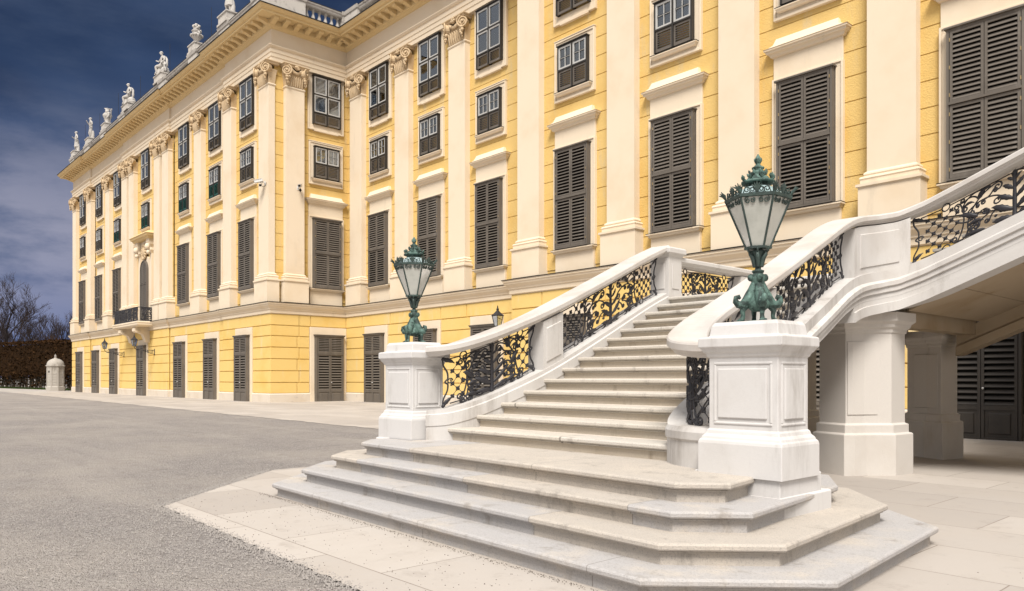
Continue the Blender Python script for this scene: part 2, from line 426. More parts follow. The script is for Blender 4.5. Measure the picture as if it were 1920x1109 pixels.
# --- pilasters
pilaster_n = 0
def make_pilaster(half):
    mb = MB()
    mb.loft(rect(-half, half, 0, .36), [(.17, 5.37), (.17, 6.47), (.22, 6.50), (.22, 6.57), (.13, 6.59), (.13, 6.68), (.15, 6.72), (.13, 6.77), (.05, 6.80), (.07, 6.84), (.06, 6.88), (0, 6.93), (0, 16.92), (.03, 16.94), (.045, 16.98), (.03, 17.02), (0, 17.03), (0, 17.06)])
    p = mb.build('pilaster', 'cream')
    c = MB()
    c.loft(rect(-half, half, 0, .36), [(0, 17.05), (.02, 17.3), (.06, 17.62), (.10, 17.78)], False)
    c.loft(rect(-half, half, -.03, .36), [(.14, 18.02), (.17, 18.06), (.17, 18.11), (.22, 18.15), (.22, 18.185)])
    for s in (-1, 1):
        cx, cy, cz, ang = s * (half + .0), -.13, 17.80, s * R(33)
        Rm = Matrix.Translation((cx, cy, cz)) @ Matrix.Rotation(ang, 4, 'Z')
        c.T = Rm
        n = 16
        for y0, y1, r in ((-.07, .16, .25),):
            c.rings([[(r * math.cos(2 * math.pi * k / n), y0, r * math.sin(2 * math.pi * k / n)) for k in range(n)], [(r * math.cos(2 * math.pi * k / n), y1, r * math.sin(2 * math.pi * k / n)) for k in range(n)]])
        sp = []
        for k in range(34):
            t = k / 33; a = t * 4.6 * math.pi; r = .255 * (1 - t) + .035
            sp.append((s * r * math.cos(a + 1.9), -.09, r * math.sin(a + 1.9)))
        c.tube(sp, [.042 * (1 - .5 * k / 33) for k in range(34)], 5)
        c.ball((0, -.11, 0), .06)
        c.T = Matrix.Translation((cx - s * .02, cy - .02, 0))
        for k, (dz, r) in enumerate([(17.52, .13), (17.42, .12), (17.31, .10), (17.22, .075), (17.15, .05)]):
            for q in range(4): c.ball((rnd.uniform(-.09, .09) * (1 - k * .15), rnd.uniform(-.07, .02), dz + rnd.uniform(-.03, .03)), r * .72, n=6, m=4, bumpy=.1)
        c.T = None
    for k in range(9):
        t = k / 8; x = -half + .22 + t * (2 * half - .44); z = 17.93 - .17 * math.sin(math.pi * t)
        c.ball((x, -.12, z), .095, .08, .10, n=7, m=5, bumpy=.2)
    c.ball((0, -.2, 18.04), .15, .09, .14, n=8, m=6, bumpy=.22)
    for k in range(5): c.ball((rnd.uniform(-.13, .13), -.26, 18.04 + rnd.uniform(-.1, .1)), .05, n=6, m=4)
    for k in range(7):      # acanthus tips round the bell
        x = -half + .16 + k * (2 * half - .32) / 6
        c.tube([(x, -.0, 17.06), (x, -.06, 17.3), (x, -.10, 17.5), (x, -.17, 17.56)], [.06, .075, .06, .02], 5)
    co = c.build('capital', 'capital', p)
    return p
pil0 = make_pilaster(.63); pil1 = make_pilaster(.54)
first = {id(pil0): True, id(pil1): True}
def put(proto, loc, rotz=0, flag={}):
    if id(proto) not in flag:
        flag[id(proto)] = proto; o = proto
        o.location = loc; o.rotation_euler.z = rotz
    else: o = copy_tree(proto, None, loc, rotz)
    pal(o); return o
for x in pilA: put(pil0, (x, rng(x), 0))
for y in pilC: put(pil1, (XC, y, 0), R(90))
for x in pilB1: put(pil0, (x, YB1, 0))
for x in pilB2: put(pil0, (x, YB2, 0))

# --- shutters: one mesh per size and slat setting
def leaf(name, w, h, n, open_, panel=0, hinge=0, mat='shutter'):
    mb = MB(); st = .065
    mb.box(-w / 2, -w / 2 + st, 0, .05, 0, h); mb.box(w / 2 - st, w / 2, 0, .05, 0, h)
    mb.box(-w / 2 + st, w / 2 - st, .002, .048, 0, .07 + (.02 if not panel else 0)); mb.box(-w / 2 + st, w / 2 - st, .002, .048, h - .075, h)
    z0 = .09
    if panel:
        mb.box(-w / 2 + st, w / 2 - st, .002, .048, panel - .06, panel + .05)
        mb.box(-w / 2 + st, w / 2 - st, .03, .045, .07, panel - .06)
        mb.loft(rect(-w / 2 + st + .07, w / 2 - st - .07, .15, panel - .13), [(0, 0), (-.025, .022)])  # laid flat, turned up below
        k = len(mb.v) - 8
        base = mb.v[:len(mb.v)]
        # turn the raised field upright
        cnt = 4 * 2 + 8
        for j in range(len(mb.v) - cnt, len(mb.v)):
            x, y, z = mb.v[j]; mb.v[j] = (x, .031 - z, y)
        z0 = panel + .05
    p = (h - .08 - z0) / n
    for k in range(n):
        zb = z0 + k * p
        y0, zA, y1, zB = (.0, zb, .055, zb + p * .76) if not open_ else (-.004, zb + p * .06, .062, zb + p * .66)
        t = .012
        prof = [(y0, zA), (y0 + .004, zA - t * .4), (y1, zB - t), (y1, zB), (y0, zA + t)]
        mb.rings([[(-w / 2 + st - .004, y, z) for y, z in prof], [(w / 2 - st + .004, y, z) for y, z in prof]])
    if hinge:
        mb.i = 1
        for zz in (h * .12, h * .5, h * .88): mb.box(hinge * w / 2 - .012, hinge * w / 2 + .012, -.012, .01, zz - .045, zz + .045)
    o = mb.build(name, [mat, 'brass'])
    return o
def unlink(o): col.objects.unlink(o); return o
leafs = {}
def add_leaf(parent, key, loc, mats=None):
    src = leafs[key]; o = src.copy(); col.objects.link(o); o.parent = parent; o.location = loc; return o
for sgn in (-1, 1):
    leafs['mc', sgn] = unlink(leaf('shutter', .765, 1.84, 14, False, 0, sgn))
    leafs['mo', sgn] = unlink(leaf('shutter', .765, 1.84, 14, True, 0, sgn))
    leafs['du', sgn] = unlink(leaf('shutter', .765, .90, 8, False))
    leafs['dl', sgn] = unlink(leaf('door_leaf', .765, 2.80, 13, True, .80))
leafs['dud', 0] = unlink(leaf('shutter', .765, .90, 8, False, mat='shutter_shaded')); leafs['dld', 0] = unlink(leaf('door_leaf', .765, 2.80, 13, True, .80, mat='shutter_shaded'))
leafs['tl'] = unlink(leaf('shutter', .74, .56, 6, False)); leafs['ml'] = unlink(leaf('shutter', .68, .72, 7, False))
leafs['mlg'] = unlink(leaf('shutter', .68, .72, 7, False, mat='shutter_green'))

def main_window(lower_open, upper_open=False):
    mb = MB()
    mb.box(-1.0, 1.0, .20, .36, 5.36, 6.14)
    for s in (-1, 1):
        a, b = sorted((s * .86, s * 1.02)); mb.box(a, b, .20, .36, 6.28, 10.13)
        a, b = sorted((s * 1.02, s * 1.08)); mb.box(a, b, .165, .36, 6.28, 10.30)
        a, b = sorted((s * .86, s * .90)); mb.box(a, b, .185, .20, 6.28, 10.13)
    mb.box(-1.02, 1.02, .20, .36, 10.13, 10.24); mb.box(-1.02, 1.02, .165, .36, 10.24, 10.30); mb.box(-.9, .9, .185, .20, 10.13, 10.17)
    mb.box(-1.06, 1.06, .23, .36, 10.30, 10.99)
    w = mb.build('window', 'cream', bevel=.008, seg=1)
    mb = MB(); mb.loft(rect(-1.0, 1.0, .12, .36), [(-.02, 6.12), (.02, 6.14), (.04, 6.2), (.09, 6.22), (.09, 6.27), (-.02, 6.285)])
    mb.i = 1; mb.loft(rect(-1.0, 1.0, .12, .36), [(.095, 6.262), (.10, 6.278), (-.0, 6.29)])
    mb.build('sill', ['cream', 'lead'], w)
    mb = MB(); mb.loft(rect(-1.1, 1.1, .18, .36), [(-.03, 10.96), (.02, 10.98), (.05, 11.05), (.12, 11.09), (.13, 11.14), (.17, 11.16), (.17, 11.20), (.19, 11.215), (.02, 11.26)])
    top = [(-1.16, 11.24), (1.16, 11.24), (1.0, 11.30), (.95, 11.50), (-.95, 11.50), (-1.0, 11.30)]
    mb.rings([[(x, .05 + (z - 11.24) * .5, z) for x, z in top], [(x, .36, z) for x, z in top]])
    mb.build('hood', 'cream', w)
    mb = MB()
    for s in (-1, 1):
        a, b = sorted((s * .79, s * .85)); mb.box(a, b, .0, .22, 6.29, 10.12)
    mb.box(-.79, .79, .0, .22, 10.06, 10.12); mb.box(-.79, .79, .0, .22, 6.29, 6.34); mb.box(-.79, .79, -.03, .2, 8.20, 8.26)
    mb.box(-.90, .90, -.05, .24, 10.12, 10.165)
    mb.i = 1; mb.box(-.79, .79, .12, .23, 6.34, 10.06)
    mb.build('shutter_frame', ['shutter', 'void'], w)
    for s in (-1, 1):
        add_leaf(w, ('mo' if upper_open else 'mc', s), (s * .39, .005, 8.265 - .035))
        add_leaf(w, ('mo' if lower_open else 'mc', s), (s * .39, .005, 6.345))
    return w
def ground_door(dark=False):
    mb = MB()
    for s in (-1, 1):
        a, b = sorted((s * .86, s * 1.12)); mb.box(a, b, -.06, .1, -.3, 3.70)
    mb.box(-1.12, 1.12, -.06, .1, 3.70, 4.10)
    w = mb.build('door', 'cream', bevel=.008, seg=1)
    mb = MB()
    for s in (-1, 1):
        a, b = sorted((s * .79, s * .85)); mb.box(a, b, -.26, .05, -.3, 3.60)
    mb.box(-.79, .79, -.26, .05, 3.55, 3.60); mb.box(-.79, .79, -.28, .0, 2.585, 2.64)
    mb.box(-.90, .90, -.30, .05, 3.60, 3.66); mb.box(-.93, .93, -.32, -.05, 3.66, 3.69)
    mb.i = 1; mb.box(-.79, .79, -.14, .04, -.3, 3.55)
    mb.build('door_frame', ['shutter_shaded' if dark else 'shutter', 'void'], w)
    for s in (-1, 1):
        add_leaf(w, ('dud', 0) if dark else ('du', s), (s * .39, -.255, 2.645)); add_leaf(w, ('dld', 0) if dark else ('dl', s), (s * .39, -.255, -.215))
    mb = MB(); mb.ball((.06, -.30, 1.05), .028); mb.tube([(.06, -.26, 1.05), (.06, -.3, 1.05)], .012); mb.build('door_knob', 'camwhite', w)
    return w
def light(parent, x0, x1, z0, z1, y, cross):
    """one casement: white inner sash behind, dark bead in front, pane between"""
    mb = MB(); t = .065
    mb.box(x0, x0 + t, y - .045, y - .005, z0, z1); mb.box(x1 - t, x1, y - .045, y - .005, z0, z1)
    mb.box(x0 + t, x1 - t, y - .045, y - .005, z0, z0 + t); mb.box(x0 + t, x1 - t, y - .045, y - .005, z1 - t, z1)
    if cross:
        zc = (z0 + z1) / 2; xc = (x0 + x1) / 2
        mb.box(x0 + t, x1 - t, y - .04, y - .01, zc - .012, zc + .012); mb.box(xc - .012, xc + .012, y - .039, y - .011, z0 + t, z1 - t)
    mb.build('sash', 'sash', parent)
    p = MB(); p.box(x0, x1, y, y + .006, z0, z1); p.build('pane', 'glass', parent)
def glazed(kind, green=False):
    top = kind == 'top'
    hw, zb, zl, zt = (.85, 15.40, 16.03, 18.06) if top else (.77, 12.44, 13.22, 14.15)
    ow, ob, ot = (1.10, 15.08, 18.18) if top else (1.04, 12.06, 14.44)
    mb = MB()
    for s in (-1, 1):
        a, b = sorted((s * hw, s * (ow - .07))); mb.box(a, b, .22, .36, zb - (.0 if top else .08), zt + (.12 if top else .02))
        a, b = sorted((s * (ow - .07), s * ow)); mb.box(a, b, .185, .36, ob, ot)
    mb.box(-ow + .07, ow - .07, .185, .36, ob, ob + .09); mb.box(-ow + .07, ow - .07, .22, .36, ob + .09, zb - (.0 if top else .08))
    if not top:
        mb.box(-ow + .07, ow - .07, .22, .36, zt + .02, ot - .08); mb.box(-ow + .07, ow - .07, .185, .36, ot - .08, ot)
        mb.box(-ow - .02, ow + .02, .165, .36, ot, ot + .035)
    else:
        mb.box(-.75, .75, .18, .34, ob - .05, ob)
    w = mb.build('window', 'cream', bevel=.008, seg=1)
    if not top:
        mb = MB(); mb.loft(rect(-.88, .88, .10, .36), [(-.05, 12.24), (0, 12.26), (.03, 12.32), (.05, 12.34), (.05, 12.38), (-.02, 12.40)])
        mb.i = 1; mb.loft(rect(-.88, .88, .10, .36), [(.055, 12.374), (.06, 12.392), (-.02, 12.42)])
        mb.build('sill', ['cream', 'lead'], w)
    y = .07
    mb = MB()
    for s in (-1, 1):
        a, b = sorted((s * (hw - .055), s * hw)); mb.box(a, b, y, .30, zb, zt)
    mb.box(-.03, .03, y - .01, .28, zb, zt); mb.box(-hw - .03, hw + .03, y - .04, .30, zt, zt + .035)
    for a, b in ((-hw + .055, -.03), (.03, hw - .055)):
        mb.box(a, b, y, .28, zt - .045, zt); mb.box(a, b, y, .28, zl - .03, zl + .03)
        if top: mb.box(a, b, y, .28, 17.0, 17.07)
        else: mb.box(a, b, y + .02, .12, (zl + zt) / 2 - .009, (zl + zt) / 2 + .009)
    mb.build('window_frame', 'frame_dark', w)
    mb = MB(); mb.box(-hw + .05, hw - .05, .275, .30, zl, zt); mb.build('curtain', 'room', w)
    for a, b in ((-hw + .058, -.034), (.034, hw - .058)):
        if top:
            light(w, a, b, zl + .03, 17.0, y + .06, False); light(w, a, b, 17.07, zt - .045, y + .06, False)
        else: light(w, a, b, zl + .03, zt - .045, y + .06, True)
        add_leaf(w, 'tl' if top else ('mlg' if green else 'ml'), ((a + b) / 2, y + .03, zb + .02))
    return w
W_closed, W_open, W_mid = main_window(False), main_window(True, True), main_window(True)
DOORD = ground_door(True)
DOOR, TOPW, MEZZ, MEZG = ground_door(), glazed('top'), glazed('mezz'), glazed('mezz', True)
for x in bayA:
    y = rng(x)
    put(DOOR, (x, y, 0)); put(TOPW, (x, y, 0))
    put(MEZG if x in (-47.0, -52.4, -60.1, -67.8) else MEZZ, (x, y, 0))
    if x != -60.1: put(W_closed if x > -60 else W_mid, (x, y, 0))
for x in bayC:
    for p in (DOOR, TOPW, MEZZ, W_closed): put(p, (XC, x, 0), R(90))
for x in bayB1:
    for p in (DOOR, TOPW, MEZZ, W_open if x == -26.15 else W_mid): put(p, (x, YB1, 0))
for x in bayB2:
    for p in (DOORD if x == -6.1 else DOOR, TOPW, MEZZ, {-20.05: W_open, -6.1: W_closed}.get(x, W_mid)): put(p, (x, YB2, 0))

# --- the balcony bay of the left wing: arched window, pediment, balcony
X0 = -60.1; Y0 = YA
mb = MB(); mb.T = Matrix.Translation((X0, Y0, 0))
arch = lambda r, z0, zs, n=14: [(-r, z0), (r, z0)] + [(r * math.cos(math.pi * k / n), zs + r * math.sin(math.pi * k / n)) for k in range(n + 1)]
o_, i_ = arch(1.12, 5.4, 9.2), arch(.80, 5.4, 9.2)
mb.rings([[(x, .14, z) for x, z in o_], [(x, .36, z) for x, z in o_]])
for s in (-1, 1):
    a, b = sorted((s * 1.15, s * 1.55)); mb.box(a, b, .10, .36, 5.4, 10.5)
    a, b = sorted((s * 1.02, s * 1.68)); mb.box(a, b, -.12, .36, 11.15, 11.42)
    mb.loft(rect(min(s * 1.08, s * 1.62), max(s * 1.08, s * 1.62), .0, .36), [(-.08, 10.35), (.02, 10.6), (-.02, 10.8), (.08, 11.0), (.1, 11.15)])
    mb.ball((s * 1.35, -.10, 10.85), .24, .2, .26); mb.ball((s * 1.35, -.06, 10.45), .16, .14, .18)
mb.box(-1.0, 1.0, .12, .36, 11.0, 11.42)
win = mb.build('window', 'cream'); pal(win)
mb = MB(); mb.T = Matrix.Translation((X0, Y0, 0))
mb.loft(rect(-1.75, 1.75, -.15, .36), [(0, 11.42), (.06, 11.46), (.1, 11.56), (.2, 11.6), (.22, 11.70), (.28, 11.76), (.05, 11.95)])
o = mb.build('hood', 'cornice', win)
mb = MB(); mb.T = Matrix.Translation((X0, Y0, 0))
mb.ball((0, .05, 10.62), .34, .14, .42, bumpy=.08)
for k in range(16):
    a = 2 * math.pi * k / 16; mb.ball((.42 * math.cos(a), .04, 10.6 + .5 * math.sin(a)), .12, .10, .12, n=7, m=5, bumpy=.2)
mb.build('cartouche', 'capital', win)
mb = MB(); mb.T = Matrix.Translation((X0, Y0, 0))
i2 = arch(.78, 5.4, 9.2); i3 = arch(.72, 5.46, 9.2)
mb.rings([[(x, -.02, z) for x, z in i3], [(x, -.02, z) for x, z in i2], [(x, .2, z) for x, z in i2]], True, False, False)
mb.box(-.72, .72, -.03, .1, 8.2, 8.27); mb.box(-.045, .045, -.025, .1, 5.46, 9.9)
for s in (-1, 1):
    a, b = sorted((s * .045, s * .10)); mb.box(a, b, -.012, .1, 5.46, 9.85)
    a, b = sorted((s * .66, s * .718)); mb.box(a, b, -.012, .1, 5.46, 9.2)
z = 5.5
while z < 9.84:
    if not 8.1 < z < 8.27:
        hw = .665 if z < 9.2 else math.sqrt(max(.01, .70 ** 2 - (z - 9.2 + .05) ** 2))
        for s in (-1, 1):
            a, b = sorted((s * .10, s * hw)); pr = [(-.006, z), (.03, z + .13), (.03, z + .14), (-.006, z + .014)]
            if b - a > .05: mb.rings([[(a, y, q) for y, q in pr], [(b, y, q) for y, q in pr]])
    z += .128
mb.i = 1; mb.rings([[(x, .10, q) for x, q in i3], [(x, .13, q) for x, q in i3]])
mb.build('shutter', ['shutter', 'void'], win)

# --- roof balustrade
Bp = [(-81.75, 40), (-81.75, YA), (XC, YA), (XC, YB1), (-23.4, YB1), (-23.4, YB2), (9, YB2)]
bal = empty('roof_balustrade'); bal.parent = palace; bal.location = -palace.location
mb = MB(); sweep(mb, Bp, [(.14, 20.6), (.14, 20.86), (.08, 20.90), (-.36, 20.90), (-.42, 20.86), (-.42, 20.6)]); mb.build('base_course', 'attic', bal)
mb = MB(); sweep(mb, Bp, [(.08, 21.68), (.12, 21.74), (.12, 21.80), (.18, 21.86), (.18, 21.93), (-.42, 21.93), (-.42, 21.86), (-.36, 21.8), (-.36, 21.68)])
mb.i = 1; sweep(mb, Bp, [(.20, 21.925), (.20, 21.955), (-.44, 21.955), (-.44, 21.94), (.18, 21.932)]); mb.build('handrail', ['attic', 'lead'], bal)
bprof = [(.10, 0), (.10, .06), (.06, .09), (.055, .14), (.085, .2), (.105, .28), (.10, .36), (.065, .48), (.05, .58), (.07, .61), (.07, .64), (.055, .66), (.09, .70), (.10, .72), (.10, .78)]
b0 = MB(); b0.lathe(bprof, 10); B0 = b0.build('baluster', 'attic', bal)
placed = [False]
def baluster(x, y):
    if not placed[0]: o = B0; placed[0] = True
    else: o = B0.copy(); col.objects.link(o); o.parent = bal
    o.location = (x, y, 20.90)
solidA = [p for p in pilA if p not in (-57.1, -63.1)]
def block(x0, x1, y0, y1, top=22.0):
    mb = MB(); mb.loft(rect(x0, x1, y0, y1), [(0, 20.62), (0, 21.75), (.05, 21.78), (.07, 21.86), (.09, top - .04), (.02, top)]); mb.build('parapet_pier', 'attic', bal)
for x in solidA[1:]: block(x - .75, x + .75, YA - .20, YA + .44)
block(-40.4, XC + .20, YA - .20, YA + .44); block(XC - .40, XC + .203, YA + .45, 19.55)
block(XC - .4, XC + .20, 21.85, YB1 - .2); block(XC - .4, -37.0, YB1 - .20, YB1 + .44)
for x in pilB1[1:]: block(x - .75, x + .75, YB1 - .20, YB1 + .44)
block(-24.0, -21.6, YB2 - .20, YB2 + .44)
for x in pilB2[1:]: block(x - .75, x + .75, YB2 - .20, YB2 + .44)
y = 19.80
while y < 21.8: baluster(XC - .14, y); y += .375
x = -36.7
while x < -29.0:
    if abs(x + 32.95) > .85: baluster(x, YB1 + .14)
    x += .375
row = MB()
x = -81.0
while x < -40.6:
    if min(abs(x - p) for p in solidA) > .85:
        row.lathe([(r, z + 20.9) for r, z in bprof[::2] + [bprof[-1]]], 6, (x, YA + .14, 0))
    x += .40
x = -28.0
while x < 8:
    yy = YB1 if x < -24.2 else YB2
    if min(abs(x - p) for p in pilB1 + pilB2) > .85 and not -24.2 < x < -21.4: row.lathe([(r, z + 20.9) for r, z in bprof[::2] + [bprof[-1]]], 6, (x, yy + .14, 0))
    x += .40
o = row.build('baluster_row', 'attic', bal); o['kind'] = 'stuff'
# roof behind, low and dark
mb = MB(); mb.box(-81.0, XC - 1.2, YA + 1.2, 39, 20.5, 20.64); mb.box(XC - 1.2, 9, YB1 + 1.25, 39, 20.5, 20.64); pal(mb.build('roof', 'lead'))
# lightning rods
for x, h in ((-78.1, 2.6), (-73.2, 2.4), (-67.6, 2.6), (-61.8, 2.3), (-55.2, 2.6), (-47.6, 2.4)):
    m2 = MB(); m2.tube([(x, YA + .3, 21.9), (x, YA + .3, 21.9 + h)], .012, 5); pal(m2.build('lightning_rod', 'lead'))
# ------------------------------------------------------------------ the staircase
SX, SY = -5.4, 5.4
stair = empty('staircase', (SX, SY, 0))
tag(stair, 'white stone double staircase with black iron scrollwork railings', 'staircase')
def sp(o): o.parent = stair; o.location = Vector(o.location) - stair.location; return o
RZ = .143
def zn(y): return .715 + (y - 5.43) * .415
def lowpoly(h, xr, yf, cy, yb, bx, by):
    """symmetric platform outline, turned 2 degrees like the photo's"""
    p = [(-h, yf), (h, yf), (xr, yf + cy), (xr - .20, yb), (bx, by), (-bx, by), (-xr, yb), (-xr, yf + cy)]
    return [(-5.37 + x, y - .034 * x) for x, y in p]
low = [lowpoly(2.61, 3.40, 3.58, .82, 6.55, 2.58, 7.1), lowpoly(2.51, 3.06, 3.88, .56, 6.44, 2.25, 7.1), lowpoly(2.38, 2.76, 4.18, .38, 6.2, 2.2, 6.8), lowpoly(2.20, 2.48, 4.47, .27, 5.9, 2.0, 6.6)]
def nosing(z0, z1): return [(-.055, z0), (-.055, z1 - .068), (-.034, z1 - .066), (-.034, z1 - .056), (-.040, z1 - .050), (-.008, z1 - .047), (0, z1 - .036), (0, z1 - .014), (-.006, z1 - .005), (-.018, z1)]
for k, p in enumerate(low):
    mb = MB(); mb.loft(p, nosing(-.05 if k == 0 else k * RZ - .02, (k + 1) * RZ))
    sp(mb.build('step', 'step_low'))
Lp0 = [(-7.40, 5.42, .83), (-7.27, 5.50, .85), (-7.18, 5.78, .93), (-7.13, 6.2, 1.07), (-7.09, 6.7, 1.26), (-7.12, 7.3, 1.50), (-7.25, 8.3, 1.905), (-7.38, 9.3, 2.32), (-7.45, 9.93, 2.56)]
Rp0 = [(-3.30, 5.36, .735), (-3.56, 5.385, .745), (-3.80, 5.49, .785), (-3.96, 5.70, .875), (-4.03, 6.05, 1.04), (-4.03, 6.6, 1.28), (-4.07, 7.25, 1.55), (-4.20, 8.4, 2.02), (-4.32, 9.2, 2.33), (-4.37, 9.7, 2.49), (-4.37, 10.05, 2.56),
       (-4.30, 10.38, 2.61), (-4.10, 10.64, 2.66), (-3.80, 10.76, 2.75), (-3.4, 10.79, 2.90), (-2.4, 10.79, 3.31), (-1.2, 10.79, 3.80), (.0, 10.79, 4.29), (1.0, 10.79, 4.70)]
def dense(P, n=8):
    out = []
    for k in range(len(P) - 1):
        p0, p1, p2, p3 = (Vector(P[max(0, k - 1)]), Vector(P[k]), Vector(P[k + 1]), Vector(P[min(len(P) - 1, k + 2)]))
        for j in range(n):
            t = j / n
            out.append(tuple(.5 * ((2 * p1) + (p2 - p0) * t + (2 * p0 - 5 * p1 + 4 * p2 - p3) * t * t + (3 * p1 - p0 - 3 * p2 + p3) * t ** 3)))
    return out + [tuple(P[-1])]
Lp, Rp = dense(Lp0), dense(Rp0)
def x_at(P, y):
    for a, b in zip(P, P[1:]):
        if a[1] <= y <= b[1] and b[1] > a[1]: return a[0] + (b[0] - a[0]) * (y - a[1]) / (b[1] - a[1])
    return P[0][0] if y < 6 else P[-1][0]
for k in range(5, 18):
    y = 5.43 + (k - 5) * .345; y2 = y + .46
    if k == 5: p = [(-7.16, y), (-3.80, y + .03), (-3.7, y + .3), (-3.9, y2), (-7.2, y2)]
    else: p = [(x_at(Lp, y) + .05, y), (x_at(Rp[:80], y) - .05, y), (x_at(Rp[:80], y2) - .05, y2), (x_at(Lp, y2) + .05, y2)]
    mb = MB(); q = nosing((k - 1) * RZ - .05, k * RZ); mb.loft(p, q[1:], False); mb.i = 1; mb.loft(p, q[:2], True, False); sp(mb.build('step', ['step_up', 'riser']))
mb = MB(); mb.loft([(-7.5, 9.915), (-4.4, 9.915), (-4.4, 14.2), (-7.5, 14.2)], nosing(2.34, 18 * RZ)); sp(mb.build('landing', 'step_up'))
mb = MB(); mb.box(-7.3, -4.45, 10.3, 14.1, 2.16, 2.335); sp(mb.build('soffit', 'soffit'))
mb = MB()     # sloping underside of the first flight and the masonry under its foot
ys = [5.6 + .25 * k for k in range(18)]
mb.rings([[(x_at(Lp, y), y, zn(y) - .25), (x_at(Rp[:80], y), y, zn(y) - .25), (x_at(Rp[:80], y), y, zn(y) - .16), (x_at(Lp, y), y, zn(y) - .16)] for y in ys])
mb.rings([[(x, y, z) for y, z in ((5.35, -.05), (7.4, -.05), (7.4, 1.30), (5.7, .55), (5.35, .5))] for x in (-7.05, -4.0)])
sp(mb.build('flight_underside', 'pier'))
for k in range(16):                                   # second flight
    x = -4.42 + k * .345; z = (18 + k + 1) * RZ
    if x > .8: break
    mb = MB(); mb.loft(rect(x, x + .46, 10.85, 13.95), nosing(z - RZ - .05, z)); sp(mb.build('step', 'step_up'))
def zf(x): return 2.90 + (x + 3.4) * .41
mb = MB()
for k in range(8):                                    # soffit slabs of the second flight
    a, b = -4.05 + k * .64 + .008, -4.05 + (k + 1) * .64 - .004
    mb.add([(a, 10.9, zf(a) - .43), (b, 10.9, zf(b) - .43), (b, 13.9, zf(b) - .43), (a, 13.9, zf(a) - .43), (a, 10.9, zf(a) - .2), (b, 10.9, zf(b) - .2), (b, 13.9, zf(b) - .2), (a, 13.9, zf(a) - .2)],
           [(0, 3, 2, 1), (4, 5, 6, 7), (0, 1, 5, 4), (1, 2, 6, 5), (2, 3, 7, 6), (3, 0, 4, 7)])
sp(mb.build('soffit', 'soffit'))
mb = MB(); mb.loft([(-3.3, 14.3), (.95, 14.3), (.95, 10.7), (12, 10.7), (12, 20.7), (-4.45, 20.7), (-4.45, 18.4)], [(0, 4.75), (0, 5.0), (.08, 5.05), (.08, 5.2)]); sp(mb.build('shade_terrace', 'soffit'))  # unseen terrace slab, added and outlined to keep light off the passage door
mb = MB(); mb.box(-3.25, 12, 14.32, 14.75, -.3, 4.76); sp(mb.build('shade_wall', 'pier'))  # unseen wall, added to block sky light so the passage turns darker
for x in (1.2, 5.0, 9.0):
    mb = MB(); mb.loft(rect(x, x + .8, 10.9, 11.7), [(.06, -.2), (.06, .6), (0, .66), (0, 4.5), (.08, 4.7), (.08, 4.76)]); sp(mb.build('pier', 'pier'))
# curbs and handrails
capP = [(.12, .72), (.135, .745), (.15, .75), (.16, .762), (.178, .772), (.178, .822), (.168, .838), (.155, .842), (-.155, .842), (-.168, .838), (-.178, .822), (-.178, .772), (-.16, .762), (-.15, .75), (-.135, .745), (-.12, .72)]
curbL = [(.15, .09), (.15, .04), (.175, .03), (.175, -.10), (.165, -.11), (.165, -.6), (-.17, -.6), (-.17, .09)]
curbR = [(.165, .09), (.165, -.03), (.185, -.045), (.215, -.06), (.215, -.115), (.19, -.13), (.19, -.19), (.165, -.20), (.165, -.27), (-.17, -.27), (-.17, .09)]
fasc = [(.165, -.265), (.165, -.33), (.185, -.335), (.185, -.455), (-.16, -.455), (-.16, -.265)]
B = lambda name, mats, path, prof, bev=0: (lambda m: (sweep(m, path, prof), sp(m.build(name, mats, bevel=bev)))[1])(MB())
B('curb', 'white', Lp, curbL); B('handrail', 'marble', Lp, capP)
B('curb', 'white', Rp, curbR); B('handrail', 'marble', Rp, capP)
B('stringer_fascia', 'white', [p for p in Rp if p[1] > 9.5], fasc)
# skirt that closes the foot of the right curb down to the platform
foot = [p for p in Rp if p[1] < 6.3 and p[0] < -3.3]
B('curb', 'white', [(x, y, 0) for x, y, z in foot], [(.16, .5), (.16, .9), (-.168, .9), (-.19, .86), (-.19, .80), (-.175, .78), (-.175, .5)])
Ip = [(-7.45, 10.2, 2.40), (-7.45, 14.1, 2.40), (-4.6, 14.1, 2.42), (-4.1, 14.1, 2.60), (-3.4, 14.1, 2.90), (1.0, 14.1, 4.70)]
B('curb', 'white', Ip, [(.17, .10), (.17, .0), (.2, -.02), (.2, -.1), (.17, -.12), (.17, -.22), (-.17, -.22), (-.17, .10)])
B('handrail', 'white', Ip, capP)
beam = [(-4.4, 14.02, 2.46), (-3.4, 14.02, 2.90), (1.0, 14.02, 4.70)]
B('stringer_beam', 'soffit', beam, [(.16, -.40), (.16, -.62), (.20, -.66), (.20, -.80), (-.16, -.80), (-.16, -.40)])
# newel
mb = MB(); mb.loft(rect(-7.64, -7.27, 9.93, 10.27), [(0, 2.3), (0, 3.22), (.015, 3.24), (.03, 3.27), (.055, 3.28), (.055, 3.35), (.03, 3.372)])
mb.T = Matrix.Translation((-7.455, 9.93, 0)); mb.loft([(-.10, -.012), (.10, -.012), (.10, .02), (-.10, .02)], [(0, 2.72), (0, 3.12)])
mb.T = Matrix.Translation((-7.27, 10.1, 0)); mb.loft([(-.02, -.09), (.012, -.09), (.012, .09), (-.02, .09)], [(0, 2.72), (0, 3.12)])
mb.T = None; sp(mb.build('newel_post', 'white', bevel=.006))
